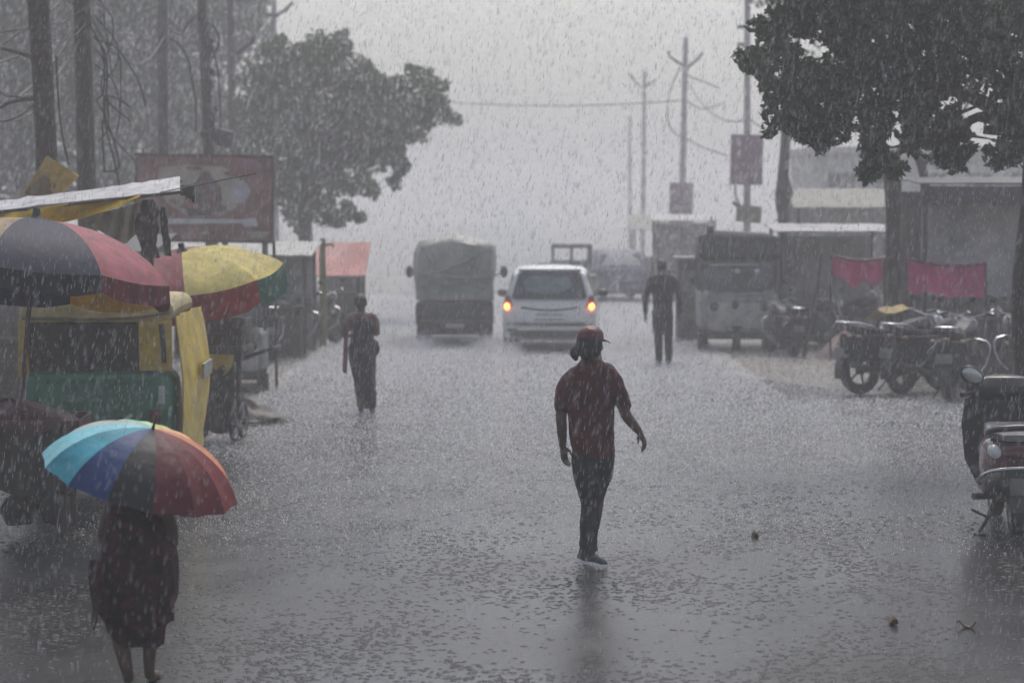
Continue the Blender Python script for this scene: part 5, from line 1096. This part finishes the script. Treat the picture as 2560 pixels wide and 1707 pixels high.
for a_, b_ in ((tc.outputs['Object'], vv.inputs['Vector']), (tc.outputs['Object'], n1.inputs['Vector']), (vv.outputs['Distance'], rp.inputs[0]), (n1.outputs[0], r2.inputs[0]), (rp.outputs[0], mm.inputs[1]), (r2.outputs[0], mm.inputs[2]), (mm.outputs[0], pp.inputs['Base Color'])): n_.links.new(a_, b_)
b = MB(); b.stack([(.025, .02, .2, .125, .115), (.0, .01, .3, .155, .14), (-.015, 0, .38, .19, .165), (-.005, 0, .48, .222, .19), (-.01, 0, .58, .238, .2), (-.0, 0, .69, .225, .185), (-.005, 0, .82, .19, .15), (-.01, 0, .95, .155, .125), (0, 0, 1.02, .10, .09), (.02, .02, 1.1, .105, .115), (.02, .04, 1.22, .09, .1), (.02, .05, 1.275, .04, .05)])
b.body('sari', sar2, t, .009, 3, .026, 9, wz=.25)
b = MB(); b.sheet([[(-.235 + .09 * u - .012 * math.sin(v * 6), -.13 - .07 * u + .02 * math.sin(u * 7 + v * 2), .70 - (.36 - .08 * u) * v - .03 * math.sin(u * 9) * v) for v in np.linspace(0, 1, 9)] for u in np.linspace(0, 1, 9)], .01); b.build('sari_end', sar2, t); b = MB(); b.sheet([[(.10 + .1 * u, -.17 + .10 * u + .015 * math.sin(u * 8), .66 - (.33 - .03 * u) * v) for v in np.linspace(0, 1, 7)] for u in np.linspace(0, 1, 7)], .01); b.build('sari_fold', sar2, t)
# rainbow umbrella
UC = [('u_lightcyan', (.22, .55, .62)), ('u_cyan', (.03, .27, .36)), ('u_blue', (.014, .045, .16)), ('u_black', (.02, .02, .024)), ('u_wine', (.09, .008, .016)), ('u_darkred', (.115, .008, .014)), ('u_red', (.17, .012, .016)), ('u_orange', (.6, .22, .10)), ('u_peach', (.7, .4, .2)), ('u_yellow', (.7, .6, .22)), ('u_lime', (.45, .6, .2)), ('u_mint', (.45, .68, .45)), ('u_green', (.2, .5, .35)), ('u_grey', (.4, .45, .42))]
for nm, c in UC: mat(nm, c, .6, spec=.3, ns=6, na=.25, trans=.12, bump=.45, bs=14, coat=.04)
N = 14
def umb(Rr, depth):
    ctr = at(350, 1196, 12.9)
    t = thing('rainbow_umbrella', 'open rainbow umbrella with blue and red panels held by the woman', 'umbrella', ctr)
    t.rotation_euler = (R(9), R(16), 0)
    prof = lambda u: (Rr * math.sin(u * 1.22) / math.sin(1.22), depth * (1 - (1 - math.cos(u * 1.22)) / (1 - math.cos(1.22))))
    b = MB(); K, SUB = 12, 6
    a0 = R(180 + 5)
    for n in range(N):
        b.mi(n); grid = []
        for i in range(K + 1):
            u = max(.015, i / K); r, z = prof(u); row = []
            for j in range(SUB + 1):
                v = j / SUB; a = a0 + 2 * math.pi * (n + v) / N; sg = math.sin(math.pi * v)
                rip = .0025 * math.sin(u * 60 + v * 9) * sg * u
                row.append((r * (1 - .035 * sg * u) * math.cos(a), r * (1 - .035 * sg * u) * math.sin(a), z - .012 * sg * u + rip + (.012 * sg if i == K else 0)))
            grid.append(row)
        b.sheet(grid, .0025)
    b.build('canopy', [M[nm] for nm, c in UC], t)
    b = MB(); b.tube([(0, 0, depth - .01), (0, 0, depth + .03), (0, 0, depth + .085)], [.012, .006, .005], 8); b.build('ferrule', blk, t)
    b = MB(); b.tube([(0, 0, depth), (0, 0, -.42)], .006, 8); b.build('shaft', steel, t)
    b = MB(); b.tube([(0, 0, -.40), (0, 0, -.5), (.0, .02, -.55), (0, .06, -.57), (0, .09, -.54), (0, .095, -.5)], .012, 8, 4); b.build('handle', blk, t)
    for n in range(N):
        a = a0 + 2 * math.pi * n / N
        pts = [(prof(u)[0] * .99 * math.cos(a), prof(u)[0] * .99 * math.sin(a), prof(u)[1] - .006) for u in np.linspace(.02, 1, 9)]
        e = Vector(pts[-1]); pts.append(tuple(e + Vector((math.cos(a) * .006, math.sin(a) * .006, -.035))))
        b = MB(); b.tube(pts, .0028, 5); b.build('rib', blk, t)
    return t
umb(.54, .29)
# --- seller behind the brown cart
p0 = gx(496, 27.9)
t = thing('person', 'seller standing behind the brown cart with head above its board', 'person', p0, R(200))
b = MB(); P = head(b, (0, .0, 1.30), 0, .93); b.limb([(0, 0, 1.12), (0, 0, 1.24)], [.055, .05]); b.stack([(0, 0, .75, .14, .1), (0, 0, .95, .14, .1), (0, 0, 1.1, .16, .1), (0, 0, 1.16, .12, .07), (0, 0, 1.19, .06, .05)])
for sx in (-1, 1):
    b.limb([(sx * .15, 0, 1.13), (sx * .21, 0, 1.0), (sx * .2, .06, .88), (sx * .14, .2, .86)], [.045, .042, .038, .026]); finger_hand(b, (sx * .14, .2, .86), (-sx * .4, .9, -.1), (-sx, -.2, .6), (0, -.1, -1), .4, .9)
    b.limb([(sx * .08, 0, .75), (sx * .09, .02, .4), (sx * .09, 0, .08), (sx * .09, .1, .03)], [.085, .06, .04, .03])
b.body('body', skin, t, .007, 4)
b = MB(); b.stack([(0, 0, .7, .16, .12), (0, 0, .95, .155, .12), (0, 0, 1.08, .17, .115), (0, 0, 1.15, .13, .085), (0, 0, 1.185, .07, .06)])
for sx in (-1, 1): b.limb([(sx * .12, 0, 1.13), (sx * .17, 0, 1.08), (sx * .21, 0, 1.0)], [.055, .056, .05])
b.body('shirt', mat('dull_dark_shirt', (.03, .028, .03), .6, na=.4), t, .01, 3, .006, 10)
b = MB(); b.stack([(0, 0, .1, .15, .11), (0, 0, .4, .16, .12), (0, 0, .72, .155, .12)]); b.body('lungi', mat('dark_lungi', (.025, .024, .028), .6, na=.4), t, .01, 3, .01, 9, wz=.4)
b = MB(); b.ell(P(0, -.018, .03), (.078, .095, .088)); b.body('hair', hairm, t, .008, 1, .004, 40)
# ------------------------------------------------------------------ rain and splashes
def rain(n, seed, ya=9.0, yb=42.0, big=1.0):
    g = np.random.default_rng(seed)
    y = (ya ** 2.3 + g.random(n) * (yb ** 2.3 - ya ** 2.3)) ** (1 / 2.3)
    hw, hh = y * (1280 / F) * 1.35, y * (853 / F)
    x = (g.random(n) * 2 - 1) * hw
    z = H + y * (-339.5 / F) + (g.random(n) * 2 - 1) * hh * 1.3
    if big > 1: z = g.random(n) * 13.0 + .03; x = (g.random(n) * 2 - 1) * np.minimum(hw, 24)
    ok = z > .03; x, y, z = x[ok], y[ok], z[ok]; n = len(x)
    ln = g.uniform(.008, .03, n) * g.uniform(.6, 1.2, n); r = g.uniform(.0010, .0023, n); ln *= big * (.9 if big > 1 else 1); r *= big
    ax = np.stack([.16 + g.normal(0, .07, n), g.normal(0, .1, n), np.ones(n)], 1); ax /= np.linalg.norm(ax, axis=1)[:, None]
    u = np.cross(ax, np.tile([0, 1., 0], (n, 1))); u /= np.linalg.norm(u, axis=1)[:, None]; v = np.cross(ax, u)
    c = np.stack([x, y, z], 1); V = np.empty((n, 6, 3))
    V[:, 0] = c + ax * ln[:, None] * 1.3
    V[:, 1] = c - ax * ln[:, None] * .7
    lo = c - ax * ln[:, None] * .25
    for k, (a, b_) in enumerate(((1, 0), (0, 1), (-1, 0), (0, -1))): V[:, 2 + k] = lo + (u * a + v * b_) * r[:, None]
    T = np.array([(0, 2, 3), (0, 3, 4), (0, 4, 5), (0, 5, 2), (1, 3, 2), (1, 4, 3), (1, 5, 4), (1, 2, 5)])
    return V.reshape(-1, 3), (T[None] + 6 * np.arange(n)[:, None, None]).reshape(-1, 3)
wm = mat('rain_water', (.52, .53, .57), .4, na=.02, trans=.35, clear=.5)
wf = mat('haze_rain_water', (.95, .955, .97), .4, na=.01, trans=.5, clear=.35)
sm = mat('splash_water', (.92, .92, .94), .3, na=.02, trans=.5)
V, Fc = rain(135000, 5); V2, F2 = rain(16000, 6, 8.5, 17.0)
V, Fc = np.concatenate([V, V2]), np.concatenate([Fc, F2 + len(V)])
o = np_mesh('rain', V, Fc, wm); tag(o, 'dense falling rain drops filling the whole street', 'rain', kind='stuff')
V, Fc = rain(620000, 7, 46.0, 140.0, 3.8)  # far drops enlarged and whitened to stand in for thicker haze
o = np_mesh('far_haze_rain', V, Fc, wf); tag(o, 'oversized pale rain drops added as haze over the far end of the street', 'rain', kind='stuff')
def splashes(n, seed):
    g = np.random.default_rng(seed)
    # thickened with distance so pale splashes brighten the far road, thinner near the camera
    y = np.concatenate([17.5 + 51.5 * g.random(n) ** .6, 66 + 70 * g.random(n // 4)]); m = len(y)
    x = (g.random(m) * 2 - 1) * np.minimum(y * .235, 9); z0 = .002 + g.random(m) ** 3 * .07 * np.clip((y - 20) / 16, 0, 1)
    keep = ((x > -3.5) & (x < np.where(y > 32, 3.7, 9))) | (g.random(m) < .3) | (y > 55); x, y, z0 = x[keep], y[keep], z0[keep]
    for wx, wy in ((-1.64, 44.3), (-.48, 44.3), (-.09, 42.5), (1.39, 42.6)):      # spray behind the moving wheels
        k = 2500; x = np.concatenate([x, wx + g.normal(0, .14, k)]); y = np.concatenate([y, wy - .25 - np.abs(g.normal(0, .5, k))]); z0 = np.concatenate([z0, np.abs(g.normal(0, .11, k))])
    n = len(y); q = np.clip(y / 26, .6, 1.4)
    r0 = g.uniform(.0025, .0085, n) * q; h = g.uniform(.004, .016, n) * q; a = g.uniform(0, 6.28, n)
    V = np.empty((n, 4, 3))
    for k in range(3): V[:, k] = np.stack([x + r0 * np.cos(a + k * 2.094), y + r0 * np.sin(a + k * 2.094), z0], 1)
    V[:, 3] = np.stack([x + g.normal(0, .003, n), y, z0 + h], 1)
    T = np.array([(0, 1, 3), (1, 2, 3), (2, 0, 3)])
    return V.reshape(-1, 3), (T[None] + 4 * np.arange(n)[:, None, None]).reshape(-1, 3)
V, Fc = splashes(760000, 9)
o = np_mesh('rain_splashes', V, Fc, sm); tag(o, 'tiny splashes thrown up where drops hit the wet road', 'splash', kind='stuff')
def ripples(n, seed):
    g = np.random.default_rng(seed)
    y = 11.5 + 24 * g.random(n) ** 1.25; x = (g.random(n) * 2 - 1) * y * .235; r = g.uniform(.006, .019, n); h = r * g.uniform(.28, .5, n); a = g.uniform(0, 6.28, n)
    k_ = np.array([noise.noise(Vector((p * 1.1, q * .45, 0))) + .5 * noise.noise(Vector((p * 3, q * 1.2, 4))) for p, q in zip(x.tolist(), y.tolist())]); k_ = g.random(n) < np.clip(.45 + 1.1 * k_, .08, 1); x, y, r, h, a = x[k_], y[k_], r[k_], h[k_], a[k_]; n = len(x)
    V = np.empty((n, 8, 3)); el = g.uniform(.8, 1.5, n)
    for k in range(7): V[:, k] = np.stack([x + el * r * np.cos(a + k * .8976), y + r * np.sin(a + k * .8976), np.full(n, .0015)], 1)
    V[:, 7] = np.stack([x, y, h], 1)
    T = np.array([(k, (k + 1) % 7, 7) for k in range(7)])
    return V.reshape(-1, 3), (T[None] + 8 * np.arange(n)[:, None, None]).reshape(-1, 3)
V, Fc = ripples(70000, 4)
o = np_mesh('drop_ripples', V, Fc, mat('ripple_shade_water', (.018, .018, .02), .4, na=.1, spec=.12), False); tag(o, 'small dark ripple bumps dimpling the wet road where drops land', 'ripples', kind='stuff')  # dark reflections on the ripples put into the bump colour
# ------------------------------------------------------------------ haze
hz = bpy.data.materials.new('rain_haze'); hz.use_nodes = True; n_ = hz.node_tree; n_.nodes.remove(n_.nodes['Principled BSDF'])
pv = n_.nodes.new('ShaderNodeVolumePrincipled'); pv.inputs['Color'].default_value = (.965, .97, .985, 1); pv.inputs['Density'].default_value = .0045; pv.inputs['Anisotropy'].default_value = .15
n_.links.new(pv.outputs[0], n_.nodes['Material Output'].inputs['Volume'])
b = MB(); b.box((0, 310, 5.5), (400, 680, 13)); o = b.build('haze', hz, smooth=False); tag(o, 'pale grey rain haze filling the whole street', 'haze', kind='stuff')
